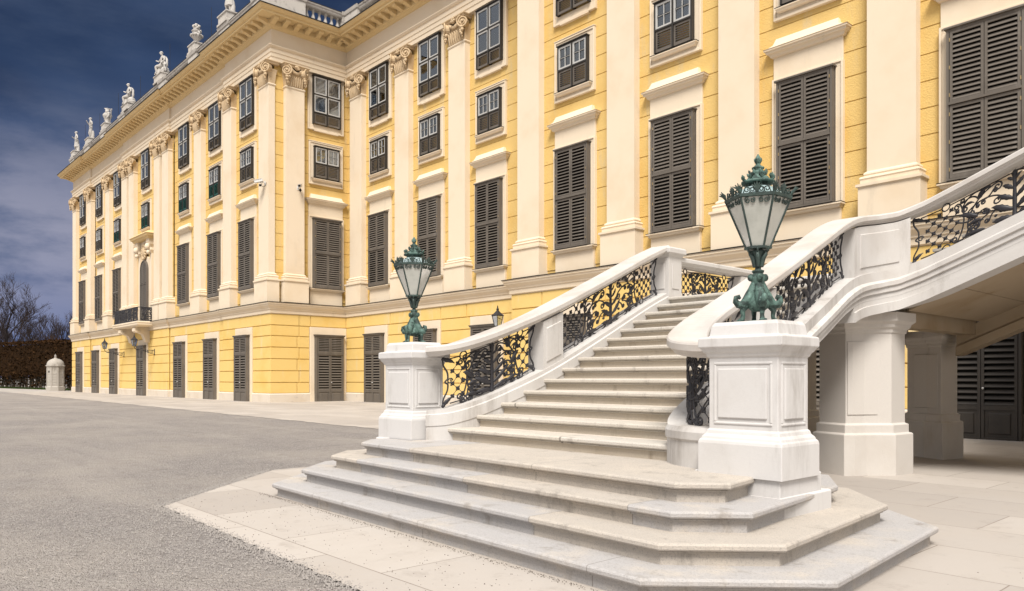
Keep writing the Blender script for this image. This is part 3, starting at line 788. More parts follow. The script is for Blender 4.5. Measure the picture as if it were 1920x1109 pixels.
# posts in the railings
def sub(P, c0, c1, key): return [p for p in P if c0 <= key(p) <= c1]
Y_ = lambda p: p[1]
def post(path, raised):
    mb = MB(); sweep(mb, path, [(.14, .085), (.14, .705), (-.14, .705), (-.14, .085)])
    n = len(path); inn = path[max(1, n // 6): n - max(1, n // 6)]
    for s in raised:
        sweep(mb, inn, [(s * .138, .17), (s * .155, .18), (s * .155, .60), (s * .138, .61)])
    return sp(mb.build('railing_post', 'white'))
def cut(P, i0, i1, n=14):
    """resample a path between two arc lengths"""
    return [at(P, i0 + (i1 - i0) * k / n)[0] for k in range(n + 1)]
def at(P, s):
    acc = 0
    for a, b in zip(P, P[1:]):
        L = math.hypot(b[0] - a[0], b[1] - a[1])
        if acc + L >= s or b is P[-1]:
            t = (s - acc) / L if L else 0
            d = Vector((b[0] - a[0], b[1] - a[1])).normalized()
            return tuple(a[k] + (b[k] - a[k]) * t for k in range(3)), d
        acc += L
def s_of(P, test):
    acc = 0
    for a, b in zip(P, P[1:]):
        if test(b): return acc
        acc += math.hypot(b[0] - a[0], b[1] - a[1])
    return acc
sL1, sL2 = s_of(Lp, lambda p: p[1] > 6.86), s_of(Lp, lambda p: p[1] > 7.27)
sR1, sR2 = s_of(Rp, lambda p: p[1] > 6.78), s_of(Rp, lambda p: p[1] > 7.16)
sR3, sR4 = s_of(Rp, lambda p: p[1] > 9.66), s_of(Rp, lambda p: p[0] > -3.93 and p[1] > 10.5)
post(cut(Lp, sL1, sL2), (1, -1)); post(cut(Rp, sR1, sR2), (1, -1)); post(cut(Rp, sR3, sR4, 20), (1,))
post(cut(Ip, 1.92, 2.2), (1,)); post(cut(Ip, 3.6, 4.4), (1,))
# pedestals
def pedestal(cx, cy, right):
    wx, wy = .29, .225
    r = rect(cx - wx, cx + wx, cy - wy, cy + wy); mb = MB()
    mb.loft(r, [(.062, .56), (.062, .80), (.056, .825), (.046, .832), (.04, .85), (.02, .872), (.012, .90), (0, .905), (0, 1.455), (.012, 1.462), (.02, 1.485), (.035, 1.50), (.05, 1.528), (.062, 1.535), (.062, 1.605), (.05, 1.612), (.0, 1.62), (-.012, 1.70), (-.03, 1.728)])
    for face in range(4):
        half = wx if face % 2 == 0 else wy; dist = wy if face % 2 == 0 else wx
        mb.T = Matrix.Translation((cx, cy, 0)) @ Matrix.Rotation(face * R(90), 4, 'Z') @ Matrix.Translation((0, -dist, 0))
        a, b = half - .045, half - .085
        for (x0, x1, z0, z1) in ((-a, a, .945, .965), (-a, a, 1.40, 1.42)): mb.box(x0, x1, -.008, .02, z0, z1)
        for s in (-1, 1):
            p, q = sorted((s * a, s * (a - .02))); mb.box(p, q, -.008, .02, .965, 1.40)
        mb.box(-b, b, -.014, .02, .995, 1.37)
    mb.T = None
    if right:
        mb.loft(rect(cx - .40, cx + .325, cy - .262, cy + .37), [(.0, .425), (.0, .575), (-.02, .585)])
        mb.loft(rect(cx - .42, cx + .345, cy - .275, cy + .50), [(.0, .28), (.0, .424), (-.02, .434)])
    else:
        mb.loft(rect(cx - .375, cx + .375, cy - .31, cy + .31), [(.0, .50), (.0, .562), (-.01, .572)])
    return sp(mb.build('pedestal', 'white_fresh', bevel=.007))
PR, PL = (-3.09, 5.36), (-7.73, 5.38)
pedestal(*PL, False); pedestal(*PR, True)
# piers under the landing
arcP = [(p[0], p[1]) for p in Rp if p[1] > 10.0 and p[0] < -4.12]
def pier(poly, base, top, mat):
    mb = MB(); mb.loft(poly, [(.075, base), (.075, .54), (.06, .555), (.035, .56), (.035, .67), (.0, .69), (0, top - .22), (.015, top - .215), (.02, top - .17), (.05, top - .14), (.06, top - .10), (.10, top - .06), (.10, top + .06), (0, top + .065)])
    return mb, sp(mb.build('pier', mat, bevel=.006))
off = offset([(-5.0, 10.3)] + [(-4.56, 10.14), (-4.50, 10.20), (-4.42, 10.36), (-4.28, 10.53), (-4.16, 10.62)] + [(-4.13, 11.0), (-5.0, 11.0)], 0)
pier(off, -.1, 2.12, 'pier_white')
pier([(-5.35, 14.35), (-4.95, 14.18), (-4.90, 14.12), (-4.66, 13.94), (-4.62, 14.6), (-5.35, 14.75)], -.3, 2.05, 'pier')
pier(rect(-7.55, -7.0, 10.3, 11.0), -.1, 2.12, 'pier'); pier(rect(-7.55, -7.0, 13.6, 14.3), -.2, 2.12, 'pier')
mb = MB(); sweep(mb, [(-4.545, 10.155), (-4.50, 10.20), (-4.42, 10.36), (-4.30, 10.51)], [(-.01, .80), (.0125, .81), (.0125, 1.78), (-.01, 1.79)]); sp(mb.build('pier_panel', 'pier_white'))
mb = MB(); sweep(mb, [(-5.2, 14.28), (-4.95, 14.16), (-4.90, 14.12), (-4.72, 13.985)], [(-.01, .78), (.014, .79), (.014, 1.70), (-.01, 1.71)]); sp(mb.build('pier_panel', 'pier'))
# lintels between the piers
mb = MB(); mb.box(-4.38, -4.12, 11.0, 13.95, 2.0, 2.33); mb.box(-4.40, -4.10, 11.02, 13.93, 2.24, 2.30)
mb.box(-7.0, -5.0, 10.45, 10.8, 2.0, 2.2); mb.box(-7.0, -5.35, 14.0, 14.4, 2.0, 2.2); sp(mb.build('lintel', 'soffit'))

# ------------------------------------------------------------------ wrought iron panels
def spiral(cx, cy, r0, r1, a0, turns, n=26):
    return [(cx + (r0 + (r1 - r0) * k / n) * math.cos(a0 + turns * 2 * math.pi * k / n), cy + (r0 + (r1 - r0) * k / n) * math.sin(a0 + turns * 2 * math.pi * k / n)) for k in range(n + 1)]
def bez(p0, p1, p2, p3, n=12):
    out = []
    for k in range(n + 1):
        t = k / n; u = 1 - t
        out.append(tuple(u ** 3 * a + 3 * u * u * t * b + 3 * u * t * t * c + t ** 3 * d for a, b, c, d in zip(p0, p1, p2, p3)))
    return out
def scroll(p0, p1, c0, c1, bend, r=.055):
    """an S or C bar from p0 to p1 whose ends curl; c0/c1 = curl direction at each end"""
    d = Vector((p1[0] - p0[0], p1[1] - p0[1])); nrm = Vector((-d.y, d.x))
    body = bez(p0, (p0[0] + d.x * .3 + nrm.x * bend, p0[1] + d.y * .3 + nrm.y * bend), (p0[0] + d.x * .7 + nrm.x * bend, p0[1] + d.y * .7 + nrm.y * bend), p1, 14)
    def curl(a, b, sgn):
        t = Vector((b[0] - a[0], b[1] - a[1])).normalized(); n = Vector((-t.y, t.x)) * sgn
        c = (b[0] + n.x * r, b[1] + n.y * r); a0 = math.atan2(b[1] - c[1], b[0] - c[0])
        return spiral(c[0], c[1], r, r * .28, a0, sgn * 1.25, 18)[1:]
    pts = list(body)
    if c1: pts += curl(body[-2], body[-1], c1)
    if c0: pts = curl(body[1], body[0], c0)[::-1] + pts
    return pts
def iron(P, s0, s1, kind, b0=.10, b1=.695, name='railing_panel', parent=stair, shift=True, off_n=0, fat=1):
    L, H = s1 - s0, b1 - b0
    V3 = lambda q, n=0: (q[0], n, q[1])
    mb = MB(); ax = Vector((0, 1, 0)); rr = random.Random(int(s0 * 97) + 5)
    def bar(pts, r=.0085, n=5): mb.tube([V3(p) for p in pts], r * fat, n, True, None)
    def rosette(a, b, r=.024):
        for k in range(4):
            an = k * math.pi / 2 + .785; mb.ball((a + r * .75 * math.cos(an), -.004, b + r * .75 * math.sin(an)), r * .62, r * .55, r * .62, 6, 4)
        mb.ball((a, -.012, b), r * .5, r * .6, r * .5, 6, 4)
    def leafp(pts, w, n=6): mb.tube([V3(p, -.012 * math.sin(math.pi * k / (len(pts) - 1))) for k, p in enumerate(pts)], [max(.004, w * math.sin(math.pi * (.12 + .86 * k / (len(pts) - 1))) * (1 + .22 * (k % 2))) for k in range(len(pts))], n, True, (ax, .38))
    m = L / 2
    # straight borders broken by rings
    for b in (.032, H - .032):
        if kind == 'low': xs = (.20 * L, .82 * L)
        else: xs = (.17 * L, .83 * L)
        prev = .10
        for x in xs:
            bar([(prev, b), (x - .045, b)]); bar(spiral(x, b, .045, .045, math.pi, 1, 18), .009)
            prev = x + .045
        bar([(prev, b), (L - .10, b)])
    # cusped ends with leaf knobs
    for e, sg in ((0, 1), (L, -1)):
        X = lambda q: e + sg * q
        bar(bez((X(.015), H - .02), (X(.0), H * .75), (X(.085), H * .78), (X(.075), H * .55)), .011)
        bar(bez((X(.075), H * .55), (X(.03), H * .5), (X(.03), H * .5), (X(.075), H * .45)), .011)
        bar(bez((X(.075), H * .45), (X(.085), H * .22), (X(.0), H * .25), (X(.015), .02)), .011)
        leafp(bez((X(.01), .01), (X(.04), .05), (X(.08), .09), (X(.13), .10), 7), .024)
        leafp(bez((X(.01), H - .01), (X(.05), H - .04), (X(.10), H - .05), (X(.16), H - .10), 7), .024)
        mb.ball((X(.02), -.01, .02), .024, .02, .024, 7, 5); mb.ball((X(.02), -.01, H - .02), .024, .02, .024, 7, 5)
        bar(spiral(X(.10), H * .5, .035, .012, 0, sg * 1.2, 14))
    # rosette lattice
    def lattice(a0, a1, lo, hi, pa, pb):
        na, nb = max(1, round((a1 - a0) / pa)), max(1, round((hi - lo) / pb)); pa, pb = (a1 - a0) / na, (hi - lo) / nb
        for i in range(na + 1):
            for j in range(nb + 1):
                if (i + j) % 2: continue
                a, b = a0 + i * pa, lo + j * pb; rosette(a, b)
                for di in (1, -1):
                    if 0 <= i + di <= na and j + 1 <= nb: bar([(a, b), (a + di * pa, b + pb)], .0048, 4)
    if kind == 'low':
        lattice(.13, .13 + .10 * L, .11, H - .11, .07, .075); lattice(L - .13 - .10 * L, L - .13, .11, H - .11, .07, .075)
        e0 = .13 + .085 * L
    elif kind == 'wide':
        lattice(.18, .18 + .15 * L, .10, H - .10, .07, .065); lattice(L - .18 - .15 * L, L - .18, .10, H - .10, .07, .065)
        e0 = .18 + .145 * L
    else:
        e0 = .10
    for sg in (1, -1):
        X = lambda q: m + sg * q * (m - e0)
        S = lambda a, b, c0, c1, bend, r=.05: bar(scroll((X(a[0]), a[1]), (X(b[0]), b[1]), sg * c0, sg * c1, bend * sg, r), .0105)
        S((.97, .07), (.93, H - .09), 1, -1, .16, .04); S((.62, H * .80), (.86, H * .86), -1, 1, .3, .03); S((.5, H * .5), (.70, H * .30), 1, -1, .3, .035)
        S((.80, H * .30), (.30, H * .92), -1, 1, -.25, .055)
        S((.12, .05), (.72, H * .16), 0, 1, -.30, .06)
        S((.25, H * .62), (.78, H * .62), 1, -1, .22, .05)
        S((.55, H * .93), (.9, H * .72), 1, -1, .3, .035)
        S((.45, H * .36), (.66, H * .05), -1, 1, .25, .035)
        leafp(bez((X(.62), H * .42), (X(.72), H * .48), (X(.86), H * .62), (X(.95), H * .60), 7), .03)
        leafp(bez((X(.50), .05), (X(.62), .06), (X(.78), .10), (X(.9), .05), 7), .024)
        mb.ball((X(.62), -.012, H * .63), .026, .02, .03, 7, 5)
        S((.98, H * .5), (.74, H * .40), 0, -1, .12, .032)
        S((.36, H * .80), (.52, H * .70), 1, -1, -.2, .028)
        S((.95, .05), (.80, H * .22), -1, 1, .3, .028)
        S((.20, H * .35), (.42, H * .22), 1, 1, .35, .03)
        leafp(bez((X(.80), H * .30), (X(.72), H * .36), (X(.60), H * .36), (X(.52), H * .28), 7), .022)
        leafp(bez((X(.40), H * .92), (X(.5), H * .94), (X(.6), H * .86), (X(.64), H * .78), 7), .02)
        leafp(bez((X(.88), H * .72), (X(.82), H * .80), (X(.74), H * .80), (X(.68), H * .74), 7), .018)
    st = MB()
    st.tube([V3((m, b)) for b in (0, .04, .12, H * .4, H * .62, H * .86, H * .93, H * .985)], [.034, .028, .024, .026, .020, .024, .036, .016], 8, True, (ax, .8))
    def lf(pts, w):
        st.tube([V3(p, -.02 * math.sin(math.pi * k / (len(pts) - 1))) for k, p in enumerate(pts)], [max(.004, w * math.sin(math.pi * (.10 + .87 * k / (len(pts) - 1))) * (1 + .25 * (k % 2))) for k in range(len(pts))], 6, True, (ax, .4))
    if kind == 'low': leaves = ((.02, .24, .06, .030), (.10, .26, .17, .030), (H * .36, .21, .14, .026), (H * .56, .14, .12, .022), (H * .74, .09, .08, .017))
    else: leaves = None
    for sg in (1, -1):
        for b, dx, up, w in leaves or ((.02, .24, .07, .033), (.12, .25, .18, .032), (H * .42, .19, .14, .027), (H * .62, .13, .12, .022), (H * .78, .08, .08, .016)):
            lf(bez((m, b), (m + sg * dx * .35, b + .02), (m + sg * dx * .75, b + up * .75), (m + sg * dx, b + up * .8), 9), w)
        st.ball((m + sg * .2, -.01, .14), .02, n=6, m=4)
    def place(mbx):
        out = []
        for a, n, b in mbx.v:
            s = max(.0, s0 + a); (p, d) = at(P, s)
            nx, ny = d.y, -d.x
            out.append((p[0] - nx * (n + off_n), p[1] - ny * (n + off_n), p[2] + b0 + b))
        mbx.v = out
    place(mb); place(st)
    o = mb.build(name, 'iron')
    (sp(o) if shift else None)
    c = st.build('acanthus_stem', 'iron', o)
    return o
iron(Lp, .12, sL1 - .03, 'low'); iron(Lp, sL2 + .03, s_of(Lp, lambda p: p[1] > 9.88), 'wide')
iron(Rp, .10, sR1 - .03, 'low'); iron(Rp, sR2 + .03, sR3 - .03, 'wide')
iron(Rp, sR4 + .03, sR4 + 2.35, 'wide'); iron(Ip, .12, 1.88, 'wide'); iron(Ip, 2.24, 3.56, 'low')
post(cut(Rp, sR4 + 2.38, sR4 + 2.8), (1,))

# balcony of the palace (uses the same ironwork)
balc = empty('balcony'); balc.parent = palace; balc.location = -palace.location
bx0, bx1, byf = -63.7, -57.5, YA - 1.15
mb = MB(); mb.loft(rect(bx0, bx1, byf, YA + .1), [(-.15, 4.97), (-.06, 5.0), (0, 5.08), (0, 5.2), (.03, 5.22), (.03, 5.30), (-.02, 5.33)]); mb.build('slab', 'cream', balc)
for x in (-62.4, -58.9):
    mb = MB(); prof = [(0, 4.97), (.95, 4.97), (1.05, 4.85), (1.05, 4.66), (.92, 4.56), (.70, 4.55), (.48, 4.45), (.36, 4.2), (.30, 3.98), (.16, 3.88), (0, 3.86)]
    mb.rings([[(x - .3, YA + .02 - d, z) for d, z in prof], [(x + .3, YA + .02 - d, z) for d, z in prof]])
    for sx in (-.3, .3):
        mb.tube([(x + sx * 1.03, YA - .72 - a * .8, 4.76 + b * .8) for a, b in spiral(0, 0, .2, .03, 0, 2, 24)], .03, 5)
    mb.build('bracket', 'cream', balc)
bp = [(bx0 + .06, YA + .0, 5.33), (bx0 + .06, byf + .3, 5.33), (bx0 + .14, byf + .06, 5.33), (bx1 - .14, byf + .06, 5.33), (bx1 - .06, byf + .3, 5.33), (bx1 - .06, YA, 5.33)]
mb = MB()
for z in (.02, .98): mb.tube([(x, y, q + z) for x, y, q in bp], .03, 5)
for s in (0.25, .9): pass
mb.build('handrail', 'iron', balc)
for a, b, k in ((.06, 1.0, 'c'), (1.28, 2.8, 'wide'), (2.82, 4.36, 'wide'), (4.38, 5.92, 'wide'), (5.94, 7.0, 'c'), (7.25, 8.2, 'c')):
    o = iron(bp, a, b, k, .02, .98, 'railing_panel', balc, False, 0, 2.6); o.parent = balc

# ------------------------------------------------------------------ the two lamps on the pedestals
def lamp(loc, rot, leg_rot, label):
    root = empty('pedestal_lamp', loc, 0); tag(root, label, 'lamp', 'lamps on the staircase pedestals')
    mb = MB()
    mb.lathe([(.10, .0), (.10, .012), (.0, .012)], 12)
    mb.lathe([(.05, .085), (.085, .11), (.105, .145), (.08, .19), (.056, .24), (.048, .29), (.06, .325), (.066, .35), (.055, .37), (.04, .378), (.05, .385), (.052, .40), (.035, .405)], 12)
    for k in range(4):
        a = leg_rot + k * math.pi / 2; ca, sa = math.cos(a), math.sin(a); Q = lambda r, z: (r * ca, r * sa, z)
        mb.tube([Q(.02, .32), Q(.045, .25), Q(.068, .20), Q(.10, .158), Q(.14, .132), Q(.172, .138), Q(.194, .162), Q(.190, .192), Q(.166, .200), Q(.154, .182)], [.03, .042, .05, .046, .036, .03, .027, .023, .018, .012], 7)
        mb.tube([Q(.105, .13), Q(.135, .09), Q(.128, .05), Q(.135, .02), Q(.165, .010)], [.03, .024, .018, .022, .016], 7)
        for j in (-1, 0, 1): mb.ball((.165 * ca - j * .018 * sa, .165 * sa + j * .018 * ca, .012), .018, .014, .012, 6, 4)
        mb.ball(Q(.062, .345), .03, n=7, m=5); mb.ball(Q(.056, .235), .022, .022, .035, n=7, m=5)
        mb.tube([Q(.07, .17), Q(.085, .19), Q(.07, .215), Q(.055, .20)], .008, 5)
    mb.build('base', 'copper', root).scale = (.88, .88, 1)
    mb = MB(); mb.lathe([(.03, .40), (.022, .415), (.026, .44), (.036, .49), (.05, .53), (.06, .55), (.03, .56), (.06, .575)], 10)
    for k in range(6):
        a = rot + k * math.pi / 3; ca, sa = math.cos(a), math.sin(a)
        mb.tube([(.028 * ca, .028 * sa, .43), (.045 * ca, .045 * sa, .50), (.075 * ca, .075 * sa, .535), (.07 * ca, .07 * sa, .515)], [.016, .018, .010, .004], 5)
        mb.tube([(r * ca, r * sa, z) for r, z in [(.04, .54), (.075, .545), (.088, .56), (.08, .572)]], .007, 5)
    mb.build('stem', 'copper_dark', root)
    r0, r1, z0, z1 = .090, .236, .580, .935
    corner = [(math.cos(rot + math.pi / 6 + k * math.pi / 3), math.sin(rot + math.pi / 6 + k * math.pi / 3)) for k in range(6)]
    mb = MB()
    ph = rot + math.pi / 6
    mb.lathe([(r0 + .012, z0 - .016), (r0 + .014, z0), (r0 - .004, z0 + .004)], 6, phase=ph, smooth=False)
    mb.lathe([(r1 - .012, z1 - .006), (r1 + .012, z1), (r1 + .016, z1 + .022), (r1 - .01, z1 + .026)], 6, phase=ph, smooth=False)
    for c in corner: mb.tube([(c[0] * r0, c[1] * r0, z0), (c[0] * r1, c[1] * r1, z1)], .0085, 6)
    mb.build('lantern_frame', 'copper_dark', root)
    for k in range(6):
        a, b = corner[k], corner[(k + 1) % 6]; q = .985
        p = MB(); vs = [(a[0] * r0 * q, a[1] * r0 * q, z0), (b[0] * r0 * q, b[1] * r0 * q, z0), (b[0] * r1 * q, b[1] * r1 * q, z1), (a[0] * r1 * q, a[1] * r1 * q, z1)]
        p.rings([vs, [(x * .985, y * .985, z) for x, y, z in vs]])
        p.build('glass_pane', 'frost', root)
    mb = MB(); mb.lathe([(.0, .60), (.012, .60), (.014, .64), (.032, .68), (.036, .74), (.02, .78), (0, .79)], 10); mb.build('bulb', 'frost', root)
    # pierced cresting and valance, one run per side
    mb = MB()
    for k in range(6):
        a, b = Vector(corner[k]), Vector(corner[(k + 1) % 6]); L = (b - a).length * r1
        def W3(x, z, lean):                                       # x along the side, z above the rim
            p = a + (b - a) * (x / L); rad = (r1 + .8 * lean * z) ; return (p.x * rad, p.y * rad, z1 + .02 + z)
        def W4(x, z):                                             # below the rim, in the sloping pane
            p = a + (b - a) * (x / L); rad = r1 + .004 + (r1 - r0) / (z1 - z0) * z; return (p.x * rad, p.y * rad, z1 + z)
        for sg in (0, 1):
            X = lambda q: (q if not sg else 1 - q) * L
            for c, r, tr in ((.20, .026, 1.4), (.36, .022, -1.3)):
                mb.tube([W3(X(c) + u, .026 + w, .25) for u, w in spiral(0, 0, r, .006, -1.2, (1 - 2 * sg) * tr, 18)], .0042, 4)
                mb.tube([W4(X(c) + u, -.030 + w) for u, w in spiral(0, 0, r * .9, .006, 1.2, (1 - 2 * sg) * tr, 18)], .0042, 4)
            mb.tube([W3(X(.08), .0, .25), W3(X(.16), .05, .25), W3(X(.30), .03, .25), W3(X(.46), .06, .25)], .0045, 4)
        for t in (-2, -1, 0, 1, 2):                                # palmette in the middle of the side
            mb.tube([W3(L / 2, .0, .25), W3(L / 2 + t * .009, .045, .3), W3(L / 2 + t * .017, .085 - abs(t) * .012, .35)], [.005, .008, .003], 5)
        for t in (-2, -1, 0, 1, 2):                                # and at the corner, larger
            e = (b - a).normalized() * t * .014
            mb.tube([(a.x * r1, a.y * r1, z1 + .02), (a.x * (r1 + .02) + e.x * .6, a.y * (r1 + .02) + e.y * .6, z1 + .06), (a.x * (r1 + .04) + e.x * 1.3, a.y * (r1 + .04) + e.y * 1.3, z1 + .095 - abs(t) * .012)], [.006, .009, .003], 5)
    mb.build('cresting', 'copper_dark', root)
    mb = MB(); mb.lathe([(.212, .945), (.185, .975), (.165, 1.0), (.13, 1.02), (.108, 1.035)], 24, cap=False); mb.build('roof', 'copper_pale', root)
    mb = MB(); mb.lathe([(.092, 1.03), (.092, 1.065), (.10, 1.066), (.125, 1.070), (.127, 1.085), (.10, 1.095), (.085, 1.105), (.075, 1.12), (.055, 1.13), (.06, 1.145), (.062, 1.155), (.045, 1.165), (.034, 1.175), (.046, 1.185), (.047, 1.195), (.03, 1.205), (.018, 1.215), (.016, 1.23), (.027, 1.245), (.026, 1.26), (.012, 1.285), (.002, 1.30)], 16)
    for k in range(8):
        a = 2 * math.pi * k / 8
        mb.T = Matrix.Rotation(a, 4, 'Z') @ Matrix.Translation((.108, 0, 1.095))
        for t in (-1, 0, 1): mb.tube([(0, 0, 0), (.006, t * .016, .022), (.014, t * .024, .045 - abs(t) * .01)], [.006, .012, .003], 5)
        mb.T = Matrix.Rotation(a, 4, 'Z') @ Matrix.Translation((.06, 0, 1.14)); mb.tube([(0, 0, 0), (.006, 0, .025), (.012, 0, .035)], [.008, .010, .002], 5)
        mb.T = Matrix.Rotation(a, 4, 'Z') @ Matrix.Translation((.012, 0, 1.225)); mb.tube([(0, 0, 0), (.012, 0, .025), (.018, 0, .04)], [.007, .008, .002], 5)
    mb.T = None; mb.build('finial', 'copper', root)
    return root
lamp((PR[0], PR[1], 1.728), R(-62), R(45) , 'green bronze lantern on the near right pedestal, in front of the curving handrail')
lamp((PL[0], PL[1], 1.728), R(-40), R(20), 'green bronze lantern on the far left pedestal of the stairs')
M['pier_white']
# ------------------------------------------------------------------ roof statues and vases
def skin_fig(name, J, E, parent, mat='statue', root='pel', sub=2):
    keys = list(J); me = bpy.data.meshes.new(name)
    me.from_pydata([J[k][0] for k in keys], [(keys.index(a), keys.index(b)) for a, b in E], [])
    o = bpy.data.objects.new(name, me); col.objects.link(o); o.parent = parent; me.materials.append(M[mat])
    sk = o.modifiers.new('skin', 'SKIN'); sk.use_smooth_shade = True
    for k, v in zip(keys, me.skin_vertices[0].data):
        r = J[k][1]; v.radius = (r, r) if not isinstance(r, tuple) else r; v.use_root = (k == root)
    s = o.modifiers.new('sub', 'SUBSURF'); s.levels = sub; s.render_levels = sub
    return o
def plinth(root, w=.55, h=.55):
    mb = MB(); mb.loft(rect(-w, w, -.34, .34), [(.06, -.02), (.06, .08), (0, .12), (0, h - .12), (.05, h - .08), (.05, h - .02), (.0, h)]); mb.build('plinth_block', 'attic', root)
def folds(root, c, r0, r1, z0, z1, n=22, k=7, name='drapery', sx=1, sy=.8, tilt=(0, 0)):
    mb = MB(); rg = []
    for q in range(9):
        t = q / 8; ring = []
        for j in range(n):
            a = 2 * math.pi * j / n; rr = (r0 + (r1 - r0) * t) * (1 + .10 * (1 - .6 * t) * math.sin(k * a + 2.2 * t))
            ring.append((c[0] + tilt[0] * t + sx * rr * math.cos(a), c[1] + tilt[1] * t + sy * rr * math.sin(a), z0 + (z1 - z0) * t))
        rg.append(ring)
    mb.rings(rg, True, True, True, True); return mb.build(name, 'statue', root)
ZS = 22.0; YS = YA + .12
def face(root, x, y, z):
    mb = MB(); mb.ball((x, y - .10, z), .02, .035, .035, 6, 4); mb.ball((x, y + .03, z + .05), .115, .12, .10, 8, 6, .12); mb.build('hair', 'statue', root)
def standing(x, label, m=1, bow=False, drape=True, scale=1.0):
    r = empty('statue', (x, YS, ZS)); r.scale = (scale,) * 3; tag(r, label, 'statue', 'statues along the palace roof'); plinth(r)
    b = .55
    J = {'pel': ((0, 0, b + 1.0), .15), 'wa': ((.02 * m, 0, b + 1.18), .13), 'ch': ((.03 * m, 0, b + 1.42), .165), 'ne': ((.03 * m, -.01, b + 1.60), .065), 'he': ((.04 * m, -.04, b + 1.74), .10), 'to': ((.04 * m, -.04, b + 1.84), .075),
         'hl': ((-.10, 0, b + .92), .12), 'kl': ((-.14, -.10, b + .52), .08), 'al': ((-.15, .02, b + .10), .055), 'fl': ((-.17, -.12, b + .04), .045),
         'hr': ((.10, 0, b + .92), .12), 'kr': ((.12, -.02, b + .52), .08), 'ar': ((.13, .04, b + .10), .055), 'fr': ((.16, -.10, b + .04), .045),
         'sl': ((-.20, 0, b + 1.50), .075), 'el': ((-.34, -.05, b + 1.28), .055), 'wl': ((-.26, -.26, b + 1.36 + (.2 if bow else 0)), .042), 'gl': ((-.22, -.32, b + 1.40 + (.22 if bow else 0)), .045),
         'sr': ((.24, 0, b + 1.50), .075), 'er': ((.36, .03, b + 1.24), .055), 'wr': ((.24, -.14, b + 1.05), .042), 'gr': ((.20, -.18, b + 1.0), .045)}
    E = [('pel', 'wa'), ('wa', 'ch'), ('ch', 'ne'), ('ne', 'he'), ('he', 'to'), ('pel', 'hl'), ('hl', 'kl'), ('kl', 'al'), ('al', 'fl'), ('pel', 'hr'), ('hr', 'kr'), ('kr', 'ar'), ('ar', 'fr'),
         ('ch', 'sl'), ('sl', 'el'), ('el', 'wl'), ('wl', 'gl'), ('ch', 'sr'), ('sr', 'er'), ('er', 'wr'), ('wr', 'gr')]
    skin_fig('body', J, E, r); face(r, .04 * m, -.04, b + 1.76)
    if drape: folds(r, (0, .04, 0), .27, .20, b + .45, b + 1.12)
    mb = MB(); mb.tube([(.16, .12, b), (.2, .14, b + .4), (.16, .13, b + .7)], [.13, .11, .08], 7); mb.build('tree_stump', 'statue', r)
    return r
